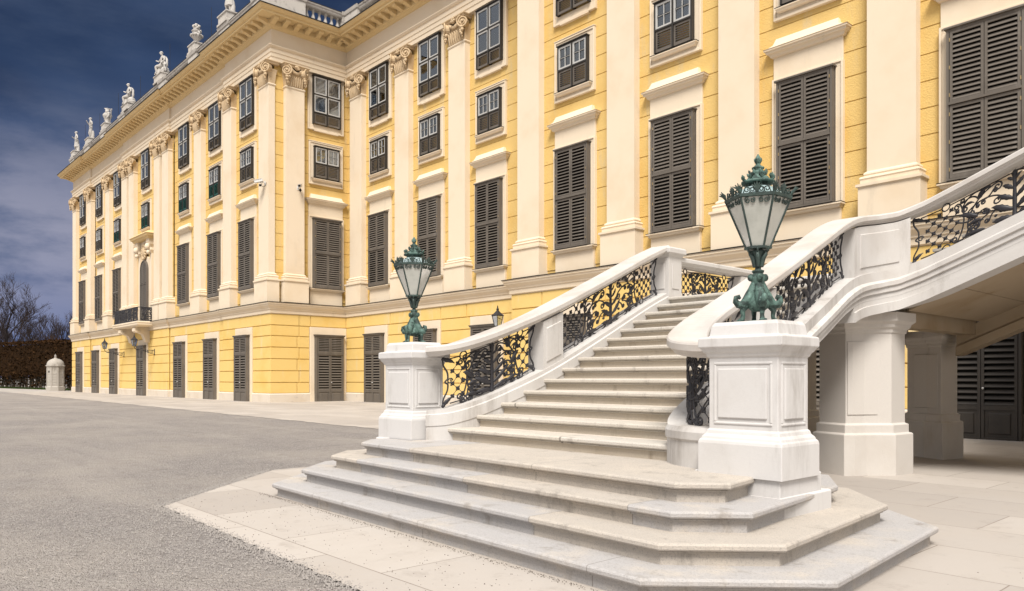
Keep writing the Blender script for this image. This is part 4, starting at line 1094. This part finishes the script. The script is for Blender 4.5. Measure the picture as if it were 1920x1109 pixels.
def seated(x, label, m=1, child=False):
    r = empty('statue', (x, YS, ZS)); tag(r, label, 'statue', 'statues along the palace roof'); plinth(r, .75); b = .55
    mb = MB()
    for q in ((.18 * m, .10, .28, .42, .30, .30), (.35 * m, .12, .16, .30, .28, .2), (-.05, .15, .2, .35, .25, .22)): mb.ball((q[0], q[1], b + q[2]), q[3], q[4], q[5], 9, 6, .08)
    mb.build('rock_seat', 'statue', r)
    J = {'pel': ((.10 * m, .02, b + .62), .19), 'wa': ((.12 * m, .02, b + .84), .15), 'ch': ((.10 * m, -.02, b + 1.12), .185), 'ne': ((.07 * m, -.05, b + 1.33), .07), 'he': ((.04 * m, -.10, b + 1.48), .105), 'to': ((.04 * m, -.09, b + 1.59), .08),
         'hl': ((-.06 * m, -.08, b + .60), .15), 'kl': ((-.40 * m, -.22, b + .66), .115), 'al': ((-.46 * m, -.18, b + .16), .075), 'fl': ((-.58 * m, -.22, b + .06), .06),
         'hr': ((.16 * m, -.14, b + .58), .15), 'kr': ((-.10 * m, -.42, b + .52), .115), 'ar': ((-.06 * m, -.36, b + .12), .075), 'fr': ((-.14 * m, -.46, b + .05), .06),
         'sl': ((-.14 * m, -.03, b + 1.22), .085), 'el': ((-.34 * m, -.10, b + 1.02), .06), 'wl': ((-.52 * m, -.20, b + 1.10), .045), 'gl': ((-.60 * m, -.24, b + 1.14), .05),
         'sr': ((.30 * m, .0, b + 1.22), .085), 'er': ((.44 * m, .0, b + .96), .06), 'wr': ((.34 * m, -.16, b + .78), .045), 'gr': ((.27 * m, -.22, b + .74), .05)}
    E = [('pel', 'wa'), ('wa', 'ch'), ('ch', 'ne'), ('ne', 'he'), ('he', 'to'), ('pel', 'hl'), ('hl', 'kl'), ('kl', 'al'), ('al', 'fl'), ('pel', 'hr'), ('hr', 'kr'), ('kr', 'ar'), ('ar', 'fr'),
         ('ch', 'sl'), ('sl', 'el'), ('el', 'wl'), ('wl', 'gl'), ('ch', 'sr'), ('sr', 'er'), ('er', 'wr'), ('wr', 'gr')]
    skin_fig('body', J, E, r); face(r, .04 * m, -.10, b + 1.50)
    folds(r, (-.22 * m, -.16, 0), .36, .20, b + .02, b + .66, k=9, tilt=(.12 * m, .05))
    mb = MB(); mb.tube([(.1 * m, .2, b + 1.3), (.34 * m, .18, b + 1.05), (.42 * m, .16, b + .6), (.3 * m, .1, b + .4)], [.06, .13, .15, .08], 7, flat=(Vector((0, 1, 0)), .6)); mb.build('cloak', 'statue', r)
    if child:
        c = {'pel': ((.72 * m, -.05, b + .34), .10), 'ch': ((.70 * m, -.06, b + .56), .11), 'ne': ((.69 * m, -.07, b + .67), .05), 'he': ((.68 * m, -.09, b + .77), .09),
             'hl': ((.66 * m, -.08, b + .26), .075), 'fl': ((.62 * m, -.12, b + .04), .05), 'hr': ((.78 * m, -.04, b + .26), .075), 'fr': ((.80 * m, -.06, b + .04), .05),
             'sl': ((.59 * m, -.06, b + .60), .05), 'gl': ((.48 * m, -.14, b + .66), .04), 'sr': ((.80 * m, -.05, b + .60), .05), 'gr': ((.88 * m, -.12, b + .44), .04)}
        skin_fig('child', c, [('pel', 'ch'), ('ch', 'ne'), ('ne', 'he'), ('pel', 'hl'), ('hl', 'fl'), ('pel', 'hr'), ('hr', 'fr'), ('ch', 'sl'), ('sl', 'gl'), ('ch', 'sr'), ('sr', 'gr')], r)
    return r
standing(-80.6, 'standing stone figure at the far left end of the roof', 1)
standing(-75.4, 'bare stone figure stepping forward, second statue from the far roof end', -1, True, False)
seated(-64.0, 'seated draped stone woman looking left above the balcony bay', 1)
seated(-56.2, 'seated stone figure with a small child beside it', 1, True)
standing(-44.4, 'stone figure nearest the palace corner, head above the photo edge', -1, False, True, 1.15)
# vase with flowers
def vase(x):
    r = empty('stone_vase', (x, YS, ZS)); tag(r, 'stone vase heaped with carved flowers on the roof edge', 'vase'); plinth(r)
    mb = MB(); mb.lathe([(.20, .55), (.20, .60), (.10, .66), (.08, .76), (.14, .82), (.26, .95), (.33, 1.08), (.34, 1.16), (.24, 1.24), (.20, 1.30), (.30, 1.38), (.31, 1.42), (.2, 1.44)], 18)
    for k in range(12): a = k * math.pi / 6; mb.ball((.33 * math.cos(a), .33 * math.sin(a), 1.12), .085, n=6, m=5, bumpy=.2)
    for s in (-1, 1): mb.tube([(s * .30, 0, 1.02), (s * .46, 0, 1.10), (s * .44, 0, 1.25), (s * .28, 0, 1.32)], .05, 6)
    mb.build('bowl', 'statue', r)
    mb = MB()
    for k in range(34):
        a, t = rnd.uniform(0, 6.28), rnd.uniform(0, 1); q = .30 * math.sqrt(1 - (t * .9) ** 2) * rnd.uniform(.5, 1); mb.ball((q * math.cos(a), q * math.sin(a), 1.45 + .38 * t), rnd.uniform(.06, .10), n=6, m=5, bumpy=.25)
    mb.build('flowers', 'statue', r)
vase(-49.6)
r = empty('stone_trophy', (-70.1, YS, ZS)); tag(r, 'stone trophy of armour with a plumed helmet on the roof', 'trophy'); plinth(r)
mb = MB(); mb.lathe([(.26, .55), (.22, .66), (.18, .78), (.24, .95), (.34, 1.15), (.36, 1.32), (.26, 1.44), (.12, 1.48)], 14)
for s in (-1, 1): mb.ball((s * .36, 0, 1.34), .15, .14, .13, 8, 6, .1); mb.tube([(s * .4, 0, 1.3), (s * .48, -.05, 1.08), (s * .36, -.14, .95)], [.1, .085, .06], 6)
mb.build('cuirass', 'statue', r)
mb = MB(); mb.ball((0, -.02, 1.60), .15, .17, .16, 9, 7)
for k in range(5): mb.tube([(0, .05 * (k - 2), 1.7), (-.04, .08 * (k - 2), 1.85), (.05 * (k - 2), .11 * (k - 2), 1.92 - .03 * abs(k - 2))], [.05, .055, .02], 6)
mb.build('plumed_helmet', 'statue', r)
mb = MB()
for a in (-.5, -.25, .3, .55): mb.tube([(a * .5, .12, .6), (a * 1.3, .14, 1.55)], .025, 5); mb.ball((a * 1.35, .14, 1.62), .05, .03, .1, 6, 5)
mb.build('spears', 'statue', r)

# ------------------------------------------------------------------ wall lanterns
def wall_lantern(loc, reach, label, z_arm=3.25):
    r = empty('wall_lantern', loc); tag(r, label, 'wall lantern', 'bracket lanterns on the palace wall')
    mb = MB(); Y = lambda d: -d
    mb.box(-.04, .04, -.03, .02, z_arm - .32, z_arm + .12)
    mb.tube([(0, 0, z_arm + .02), (0, Y(reach - .15), z_arm + .02)], .022, 6); mb.tube([(0, 0, z_arm - .26), (0, Y(.28), z_arm - .2), (0, Y(.62), z_arm - .06), (0, Y(.8), z_arm)], .02, 6)
    for c, rad, t in ((.20, .11, 1.6), (.44, .085, -1.6), (.62, .05, 1.4)):
        mb.tube([(0, Y(c + u), z_arm - .10 * (1 - c * .4) + w) for u, w in spiral(0, 0, rad, .02, 1.2, t, 20)], .014, 5)
    mb.tube([(0, Y(reach - .4), z_arm + .02), (0, Y(reach - .12), z_arm + .05), (0, Y(reach), z_arm + .18), (0, Y(reach), z_arm + .30)], .022, 6)
    mb.ball((0, Y(reach - .3), z_arm + .03), .045, n=7, m=5)
    mb.build('bracket', 'iron', r)
    mb = MB(); z0 = z_arm + .30; mb.T = Matrix.Translation((0, Y(reach), 0)) @ Matrix.Rotation(R(45), 4, 'Z')
    s0, s1 = .13, .23
    for k in range(4):
        a, b = (math.cos(k * R(90)), math.sin(k * R(90))), (math.cos((k + 1) * R(90)), math.sin((k + 1) * R(90)))
        mb.tube([(a[0] * s0, a[1] * s0, z0), (a[0] * s1, a[1] * s1, z0 + .42)], .014, 5)
        for s, z in ((s0, z0), (s1, z0 + .42)): mb.tube([(a[0] * s, a[1] * s, z), (b[0] * s, b[1] * s, z)], .016, 5)
    mb.build('lantern_frame', 'iron', r)
    mb2 = MB(); mb2.T = mb.T; mb2.lathe([(s1 + .05, z0 + .43), (s1 + .01, z0 + .46), (.12, z0 + .56), (.05, z0 + .64), (.05, z0 + .68), (.07, z0 + .70), (.02, z0 + .74), (.03, z0 + .78), (.004, z0 + .86)], 4, smooth=False); mb2.build('roof', 'iron', r)
    for k in range(4):
        p = MB(); p.T = mb.T; a, b = (math.cos(k * R(90)), math.sin(k * R(90))), (math.cos((k + 1) * R(90)), math.sin((k + 1) * R(90))); q = .97
        vs = [(a[0] * s0 * q, a[1] * s0 * q, z0), (b[0] * s0 * q, b[1] * s0 * q, z0), (b[0] * s1 * q, b[1] * s1 * q, z0 + .42), (a[0] * s1 * q, a[1] * s1 * q, z0 + .42)]
        p.rings([vs, [(x * .98, y * .98, z) for x, y, z in vs]]); p.build('glass_pane', 'glass', r)
    p = MB(); p.T = mb.T; p.lathe([(.02, z0), (.03, z0 + .1), (.035, z0 + .2), (.01, z0 + .26)], 8); p.build('bulb', 'sash', r)
    return r
wall_lantern((-57.5, YA, 0), 1.36, 'bracket lantern under the right end of the iron balcony')
wall_lantern((-64.9, YA, 0), 1.40, 'bracket lantern left of the balcony, farther down the wing')
wall_lantern((-23.55, YB2 + .0, 0), .62, 'bracket lantern peeping above the left stair handrail', 3.12)

# ------------------------------------------------------------------ security cameras at the corner
def cctv(loc, rotz, label):
    r = empty('security_camera', loc, rotz); tag(r, label, 'camera', 'security cameras at the palace corner')
    mb = MB(); mb.box(-.06, .06, -.02, .0, -.10, .10); mb.tube([(0, 0, .02), (0, -.22, .02), (0, -.28, -.04)], .025, 6); mb.build('arm', 'camwhite', r)
    mb = MB(); mb.T = Matrix.Translation((-.02, -.30, .06)) @ Matrix.Rotation(R(-35), 4, 'Z') @ Matrix.Rotation(R(14), 4, 'X'); mb.loft(rect(-.075, .075, -.26, .16), [(0, -.06), (.012, -.05), (.012, .05), (-.01, .075)]); mb.box(-.1, .1, -.33, .14, .08, .095); mb.build('housing', 'camwhite', r)
    mb = MB(); mb.T = Matrix.Translation((-.02, -.30, .06)) @ Matrix.Rotation(R(-35), 4, 'Z') @ Matrix.Rotation(R(14), 4, 'X'); mb.box(-.055, .055, -.285, -.275, -.045, .045); mb.build('lens', 'black', r)
    mb = MB(); mb.tube([(.03, -.2, -.03), (.10, -.24, -.14), (.05, -.2, -.24), (.12, -.06, -.2), (.14, -.0, .0)], .014, 5); mb.lathe([(.05, -.22), (.07, -.18), (.06, -.12), (.03, -.10)], 8, (.0, -.28, 0)); mb.build('cable', 'black', r)
cctv((-39.2, YA, 11.75), 0, 'white security camera left of the palace corner edge')
cctv((XC, 19.2, 11.62), R(90), 'white security camera right of the palace corner edge')

# ------------------------------------------------------------------ sentry box
r = empty('sentry_box', (-87.4, 17.4, 0), R(-18)); r.scale = (.80, .80, .96); tag(r, 'small white stone sentry box with a domed roof by the hedge', 'sentry box')
oc = [(.95 * math.cos(R(22.5 + 45 * k)), .95 * math.sin(R(22.5 + 45 * k))) for k in range(8)]
mb = MB(); mb.loft(oc, [(.14, -.05), (.14, .42), (.10, .46), (.03, .48), (0, .52), (0, 2.38), (.04, 2.42), (.06, 2.52), (.14, 2.58), (.15, 2.66), (0, 2.70)])
for k in range(8):
    a = R(45 * k); mb.T = Matrix.Rotation(a, 4, 'Z') @ Matrix.Translation((.88, 0, 0))
    for j in range(5): mb.box(-.02, .03, -.22, .22, .62 + j * .27, .84 + j * .27)
    mb.T = Matrix.Rotation(a + R(22.5), 4, 'Z') @ Matrix.Translation((.95, 0, 0)); mb.box(-.05, .04, -.09, .09, .5, 2.4)
mb.T = None; mb.build('body', 'sentry', r, bevel=.015)
mb = MB(); mb.lathe([(.98, 2.69), (.96, 2.85), (.86, 3.05), (.66, 3.22), (.40, 3.33), (.20, 3.38), (.16, 3.44), (.18, 3.48), (.05, 3.5)], 16); mb.build('dome', 'sentry', r)
mb = MB(); mb.ball((0, 0, 3.62), .17, .13, .14, 8, 6, .1); mb.tube([(.05, 0, 3.66), (.12, 0, 3.80), (.2, 0, 3.82)], [.09, .06, .03], 6); mb.tube([(-.1, 0, 3.62), (-.28, 0, 3.60)], [.09, .03], 6); mb.build('finial', 'statue', r)
mb = MB()
for a in (R(-45), R(-90)):
    mb.T = Matrix.Rotation(a, 4, 'Z') @ Matrix.Translation((.915, 0, 2.0)); mb.box(-.01, .005, -.09, .09, -.1, .1)
mb.build('peephole', 'black', r)

# ------------------------------------------------------------------ hedge, grass and bare trees
def cam_ground(u, fwd):          # helper from the survey: bearing and distance to plan position
    lat = (u - 960) / 1430 * fwd; return (lat * .6712 - fwd * .7413, lat * .7413 + fwd * .6712)
h0, h1 = Vector((-87.5, 21.0)), Vector((-190, 14.4))
d = (h1 - h0).normalized(); nrm = Vector((d.y, -d.x)); HL = (h1 - h0).length
hedge = empty('hedge', (h0.x, h0.y, 0)); tag(hedge, 'tall clipped brown hedge with bare lower stems', 'hedge')
mb = MB(); hr = random.Random(3)
def hp(s, w, z): p = d * s + nrm * w; return (p.x, p.y, z)
for k in range(22000):
    s = hr.uniform(0, HL); top = 5.3 + .02 * s; z = hr.uniform(1.2, top) if hr.random() > .25 else hr.uniform(.2, 2.2)
    w = hr.choice((-1, 1)) * hr.uniform(.55, .95) if hr.random() < .7 else hr.uniform(-.9, .9)
    if hr.random() < .22: z = top + hr.uniform(-.12, .07)
    q = hr.uniform(.07, .16); a, e = hr.uniform(0, 6.28), hr.uniform(-.8, .8)
    u = Vector((math.cos(a), math.sin(a), e)).normalized() * q; v = Vector((hr.uniform(-1, 1), hr.uniform(-1, 1), hr.uniform(.2, 1))).normalized() * q
    p = Vector(hp(s, w, z)); mb.i = 1 if hr.random() < (.5 if z > top - .35 else .12) else 0
    mb.add([tuple(p - u), tuple(p + v), tuple(p + u), tuple(p - v)], [(0, 1, 2, 3)])
mb.i = 0
mb.add([hp(0, .5, 1.6), hp(HL, .5, 1.6), hp(HL, .5, 6.3), hp(0, .5, 5.1), hp(0, -.5, 1.6), hp(HL, -.5, 1.6), hp(HL, -.5, 6.3), hp(0, -.5, 5.1)], [(0, 1, 2, 3), (7, 6, 5, 4), (0, 4, 5, 1), (3, 2, 6, 7), (0, 3, 7, 4), (1, 5, 6, 2)])
mb.build('foliage', ['hedge', 'hedge_tip'], hedge)
mb = MB()
for k in range(290):
    s = k / 290 * HL; w = hr.uniform(-.2, .75); l = hr.uniform(-.35, .35)
    mb.tube([hp(s, w, -.05), hp(s + l * .5, w + .05, 1.0), hp(s + l, w, 2.1)], [.07, .055, .035], 4)
    mb.tube([hp(s, w, .3), hp(s - l, w + .1, 1.3), hp(s - l * 1.6, w, 2.0)], [.04, .035, .02], 4)
mb.build('stems', 'stem', hedge)

def tree(u, fwd, h, spread, seed, label, levels=5, trunk=.28, low_=.22, mat='twig'):
    x, y = cam_ground(u, fwd); rr = random.Random(seed)
    root = empty('bare_tree', (x, y, 0)); tag(root, label, 'tree', 'bare trees beyond the hedge')
    tk, cr = MB(), MB()
    tip = Vector((rr.uniform(-.3, .3), rr.uniform(-.3, .3), h * .55))
    def grow(p, dv, L, r, lev):
        n = 4 if lev > 1 else 3; pts = [p]; q = Vector(p); dd = Vector(dv)
        for k in range(n):
            dd = (dd + Vector((rr.uniform(-.18, .18), rr.uniform(-.18, .18), rr.uniform(-.04, .16)))).normalized(); q = q + dd * L / n; pts.append(Vector(q))
        cr.tube(pts, [r * (1 - .55 * k / n) for k in range(n + 1)], 4 if lev > 2 else 3, False)
        if lev <= 0: return
        for k in range(rr.choice((3, 4)) if lev > 1 else 8):
            b = pts[rr.randint(max(1, n - 3), n)]
            ax = Vector((rr.uniform(-1, 1), rr.uniform(-1, 1), rr.uniform(-.15, .7))).normalized()
            grow(b, (dd * .9 + ax * spread).normalized(), L * rr.uniform(.56, .74), max(.018, r * .5), lev - 1)
    tk.tube([(0, 0, -.1), (0, 0, h * .1), (tip.x * .4, tip.y * .4, h * .3), tip], [trunk * 1.25, trunk, trunk * .8, trunk * .4], 8)
    for k in range(9):
        t = low_ + (.97 - low_) * k / 8; p = Vector((tip.x * t, tip.y * t, h * .55 * t)); a = k * 2.4 + rr.uniform(-.4, .4)
        up = .55 + .9 * t; grow(p, Vector((math.cos(a) * spread, math.sin(a) * spread, up)).normalized(), h * (.34 - .10 * t), trunk * .42, levels - 1)
    tk.build('trunk', 'bark', root); cr.build('crown', mat, root)
    return root
tree(12, 135, 18.5, .8, 11, 'tallest broad bare tree at the left edge of the photo', 5, .42)
tree(72, 150, 13.5, .85, 12, 'dense rounded bare tree behind the hedge, middle of the group', 5, .32)
tree(110, 125, 12.5, .55, 13, 'slender bare tree just left of the palace end', 4, .22, .35)
tree(-12, 150, 13, .8, 14, 'low bare tree partly cut by the left photo edge', 4, .3)
tree(44, 165, 12.0, .9, 15, 'bare tree between the tall tree and the rounded one', 5, .3)
tree(-170, 140, 15, .8, 16, 'bare tree well left of the photo edge, rising behind the hedge', 5, .34)
x, y = cam_ground(96, 120)
bush = MB(); b_r = random.Random(8)
for k in range(2600):
    a, t, q = b_r.uniform(0, 6.28), b_r.random(), b_r.random() ** .5
    p = Vector((6.5 * q * math.cos(a), 3 * q * math.sin(a), (1 - q * q * .6) * 8.0 * t + .2)); e = Vector((b_r.uniform(-.3, .3), b_r.uniform(-.3, .3), b_r.uniform(.3, .9)))
    bush.i = 0; bush.add([tuple(p), tuple(p + Vector((.05, 0, 0))), tuple(p + e)], [(0, 1, 2)]); bush.add([tuple(p), tuple(p + Vector((0, .12, .05))), tuple(p + e * .4)], [(0, 1, 2)])
o = bush.build('thicket', 'hedge_tip', None, (x, y, 0)); tag(o, 'reddish brown twiggy thicket behind the hedge by the palace end', 'shrub')

# ------------------------------------------------------------------ ground
def gz(x, y): return -.19 * sstep(10.8, 19.0, y) * sstep(-15, -8.5, x)
def sheet(name, xs, ys, mat, dz, keep=None):
    mb = MB(); idx = {}
    for i, x in enumerate(xs):
        for j, y in enumerate(ys): idx[i, j] = len(mb.v); mb.v.append((x, y, gz(x, y) + dz))
    for i in range(len(xs) - 1):
        for j in range(len(ys) - 1):
            mb.f.append((idx[i, j], idx[i + 1, j], idx[i + 1, j + 1], idx[i, j + 1])); mb.mi.append(0); mb.sm.append(True)
    o = mb.build(name, mat); o['kind'] = 'structure'; return o
fine = [-16 + .5 * k for k in range(17)]; fy = [10.5 + .5 * k for k in range(25)]
sheet('ground', [-3000, -400, -120, -60, -30] + fine + [0, 40, 400, 3000], [-2000, -200, -20, 2, 6] + fy + [60, 400, 3000], 'gravel', -.012)
def front(x): return 10.55 + .030 * max(0, -x - 17)
# strip of paving along the wing, its front edge drawing back with distance
er = random.Random(21); mb = MB()
xs = [-190, -140] + [-100 + .25 * k for k in range(336)]
vs = []; 
for x in xs: vs += [(x, front(x) + er.uniform(-.05, .05) + .05 * math.sin(x * 1.7), -.004), (x, 14.0 + .0 * x, -.004), (x, 26.0, -.004)]
n = len(xs)
mb.add(vs, [f for k in range(n - 1) for f in ((3 * k, 3 * k + 3, 3 * k + 4, 3 * k + 1), (3 * k + 1, 3 * k + 4, 3 * k + 5, 3 * k + 2))], True)
o = mb.build('pavement', 'paving'); o['kind'] = 'structure'
o = sheet('pavement', [xs[-1]] + [x for x in fine if x > xs[-1] + .01] + [0, 30], [10.5] + fy[1:] + [26], 'paving', -.004)
ap = [(-8.10, 2.56)]
def jag(p, q, amp):
    L = math.hypot(q[0] - p[0], q[1] - p[1]); m = int(L / .05); nx, ny = (q[1] - p[1]) / L, -(q[0] - p[0]) / L
    return [(p[0] + (q[0] - p[0]) * k / m + nx * er.uniform(-amp, amp), p[1] + (q[1] - p[1]) * k / m + ny * er.uniform(-amp, amp)) for k in range(1, m)]
c0, c1, c2, c3, c4, c5 = (-8.10, 2.56), (14, 1.9), (30, 1.9), (30, 10.52), (-10.25, 10.7), (-10.25, 4.72)
poly = [c0] + jag(c0, c1, .022) + [c1, c2, c3, c4] + jag(c4, c5, .02) + [c5] + jag(c5, c0, .008)
mb = MB(); mb.add([(x, y, .0) for x, y in poly], [tuple(range(len(poly)))]); o = mb.build('paved_apron', 'paving'); o['kind'] = 'structure'
# loose stones: along the gravel edge, kicked onto the slabs, and dark grit against the lowest riser
def pebbles(name, spots, mat):
    mb = MB()
    for x, y, s in spots:
        a = er.uniform(0, 6.28); z = gz(x, y); h = s * er.uniform(.5, .9); k = [(x + s * er.uniform(.7, 1.2) * math.cos(a + j * 1.257), y + s * er.uniform(.7, 1.2) * math.sin(a + j * 1.257), z - .004) for j in range(5)]
        t = [(x + (p[0] - x) * .55, y + (p[1] - y) * .55, z + h) for p in k]
        mb.rings([k, t], True, False, True)
    o = mb.build(name, mat); o['kind'] = 'stuff'; return o
sp_ = []
for k in range(2600):
    x = er.uniform(-8.1, -1.5); sp_.append((x, 2.56 - .030 * (x + 8.1) + er.gauss(-.03, .05), er.uniform(.004, .009)))
for k in range(6500):
    x = er.uniform(-15, -1.5); y = 2.55 - abs(er.gauss(0, 1.3)); q = (x + 6) ** 2 + (y - 1.5) ** 2
    if er.random() < math.exp(-q / 18): sp_.append((x, y, er.uniform(.003, .008)))
for k in range(1200):
    t = er.random(); sp_.append((-8.1 - 2.15 * t + er.gauss(-.04, .035), 2.56 + 2.16 * t + er.gauss(-.04, .035), er.uniform(.004, .009)))
pebbles('loose_gravel', sp_, 'pebble')
sp_ = []
for k in range(900):
    x = er.uniform(-8.3, -2.7); sp_.append((x, 3.575 - .034 * (x + 5.37) - abs(er.gauss(0, .03)) + .02, er.uniform(.003, .006)))
for k in range(420):
    x = er.uniform(-8.6, -1.2); sp_.append((x, er.uniform(2.55, 3.55), er.uniform(.003, .0065)))
for k in range(60):
    sp_.append((er.uniform(-1.9, 0), er.uniform(3.5, 8), er.uniform(.003, .007)))
pebbles('dark_grit', sp_, 'grit')
mb = MB(); gr = random.Random(4)
g0, g1 = Vector((-89.3, 19.2)), Vector((-150, 14.6)); gd = (g1 - g0).normalized(); gn = Vector((gd.y, -gd.x)); GL = (g1 - g0).length
mb.add([(g0.x, g0.y, .01), (g1.x, g1.y - 1.5, .01), (g1.x, g1.y + 3.2, .01), (g0.x, g0.y + 2, .01)], [(0, 1, 2, 3)])
for k in range(5000):
    p = g0 + gd * gr.uniform(0, GL) + Vector((0, gr.uniform(-.4, 1.6))); a = gr.uniform(0, 3.14); w = .05
    mb.add([(p.x - w * math.cos(a), p.y - w * math.sin(a), 0), (p.x + w * math.cos(a), p.y + w * math.sin(a), 0), (p.x + gr.uniform(-.06, .06), p.y + gr.uniform(-.06, .06), gr.uniform(.08, .2))], [(0, 1, 2)])
o = mb.build('grass_strip', 'grass'); tag(o, kind='stuff')

# ------------------------------------------------------------------ sky and light
SUN_EL, SUN_AZ = 53, None
away = Vector((.66, -.75, 0)).normalized()          # towards the sun, behind and left of the camera's right shoulder
w = bpy.data.worlds.new('World'); scn.world = w; w.use_nodes = True; nt = w.node_tree
bg = nt.nodes['Background']; bg.inputs['Strength'].default_value = 1.0
tc = N(nt, 'ShaderNodeTexCoord'); gen = tc.outputs['Generated']
sky = N(nt, 'ShaderNodeTexSky', sky_type='NISHITA', sun_disc=False); sky.sun_elevation = R(SUN_EL); sky.sun_rotation = math.atan2(away.x, away.y)
sky.altitude = 200; sky.air_density = 1.3; sky.dust_density = 2.0
skyc = mixc(nt, 1.0, sky.outputs[0], (.10, .10, .10), 'MULTIPLY')
nrmv = N(nt, 'ShaderNodeVectorMath', operation='NORMALIZE'); nt.links.new(gen, nrmv.inputs[0]); v = nrmv.outputs[0]
sx = N(nt, 'ShaderNodeSeparateXYZ'); nt.links.new(v, sx.inputs[0])
def dot(vec):
    n_ = N(nt, 'ShaderNodeVectorMath', operation='DOT_PRODUCT'); nt.links.new(v, n_.inputs[0]); n_.inputs[1].default_value = vec; return n_.outputs['Value']
def vscale(s, off=(0, 0, 0)):
    m_ = N(nt, 'ShaderNodeMapping'); m_.inputs['Scale'].default_value = s; m_.inputs['Location'].default_value = off; nt.links.new(v, m_.inputs[0]); return m_.outputs[0]
# storm front: navy with lavender banks low down
n1 = noise(nt, vscale((1.6, 1.6, 4.6), (3.1, 1.7, .4)), 2.1, 7, .58)
n2 = noise(nt, vscale((1.0, 1.0, 2.6), (7.2, .3, 2.0)), 1.3, 4, .5)
storm = mixc(nt, ramp(nt, n2, .40, .66), (.012, .024, .062), (.052, .088, .18))
low_b = math_n(nt, 'SUBTRACT', 1.0, ramp(nt, sx.outputs[2], .16, .34))
bank = math_n(nt, 'MULTIPLY', ramp(nt, n1, .40, .60), low_b)
n4 = noise(nt, vscale((2.2, 2.2, 8.0), (1.3, 4.2, .9)), 2.4, 7, .6)
storm = mixc(nt, math_n(nt, 'MULTIPLY', ramp(nt, n4, .42, .70), .5), storm, (.085, .115, .19))
storm = mixc(nt, math_n(nt, 'MULTIPLY', bank, .85), storm, (.29, .295, .38))
storm = mixc(nt, math_n(nt, 'MULTIPLY', math_n(nt, 'SUBTRACT', 1.0, ramp(nt, sx.outputs[2], .02, .17)), .6), storm, (.085, .135, .30))
storm = mixc(nt, 1.0, storm, mixc(nt, ramp(nt, sx.outputs[2], .12, .42), (1.1, 1.1, 1.12), (.72, .76, .80)), 'MULTIPLY')
storm = mixc(nt, ramp(nt, dot((-.30, .80, .52)), .86, .99), storm, (.17, .23, .42))
# bright broken overcast everywhere else
n3 = noise(nt, vscale((1, 1, 2)), 2.2, 6, .6)
over = mixc(nt, ramp(nt, n3, .3, .7), (.52, .54, .60), (.82, .79, .74))
over = mixc(nt, 1.0, over, mixc(nt, ramp(nt, sx.outputs[2], -.1, .9), (.40, .40, .42), (1.40, 1.38, 1.34)), 'MULTIPLY')
over = mixc(nt, .12, over, skyc, 'ADD')
over = mixc(nt, ramp(nt, sx.outputs[2], .0, -.02), over, (.4, .37, .33))
mask = ramp(nt, dot((-.80, .58, .10)), .42, .72)
fin = mixc(nt, mask, over, storm)
nt.links.new(fin, bg.inputs[0])

sun = bpy.data.lights.new('sun', 'SUN'); sun.energy = 4.2; sun.angle = R(22); sun.color = (1, .955, .89)
so = bpy.data.objects.new('sun', sun); col.objects.link(so)
el = R(SUN_EL); dvec = Vector((away.x * math.cos(el), away.y * math.cos(el), math.sin(el)))
so.rotation_euler = dvec.to_track_quat('Z', 'Y').to_euler()

cam = bpy.data.cameras.new('camera'); cam.sensor_width = 36; cam.lens = 1430 / 1920 * 36; cam.shift_y = (709 - 554.5) / 1920
cam.clip_end = 6000; cam.clip_start = .05
co = bpy.data.objects.new('camera', cam); col.objects.link(co); co.location = (0, 0, 1.3); co.rotation_euler = (R(90), 0, math.atan2(.7413, .6712))
scn.camera = co
scn.view_settings.view_transform = 'Standard'; scn.view_settings.look = 'None'; scn.view_settings.exposure = .12; scn.view_settings.gamma = 1
scn.cycles.max_bounces = 6; scn.cycles.diffuse_bounces = 2; scn.cycles.glossy_bounces = 3; scn.cycles.transmission_bounces = 4; scn.cycles.transparent_max_bounces = 8
scn.cycles.use_denoising = True; scn.cycles.sample_clamp_indirect = 6
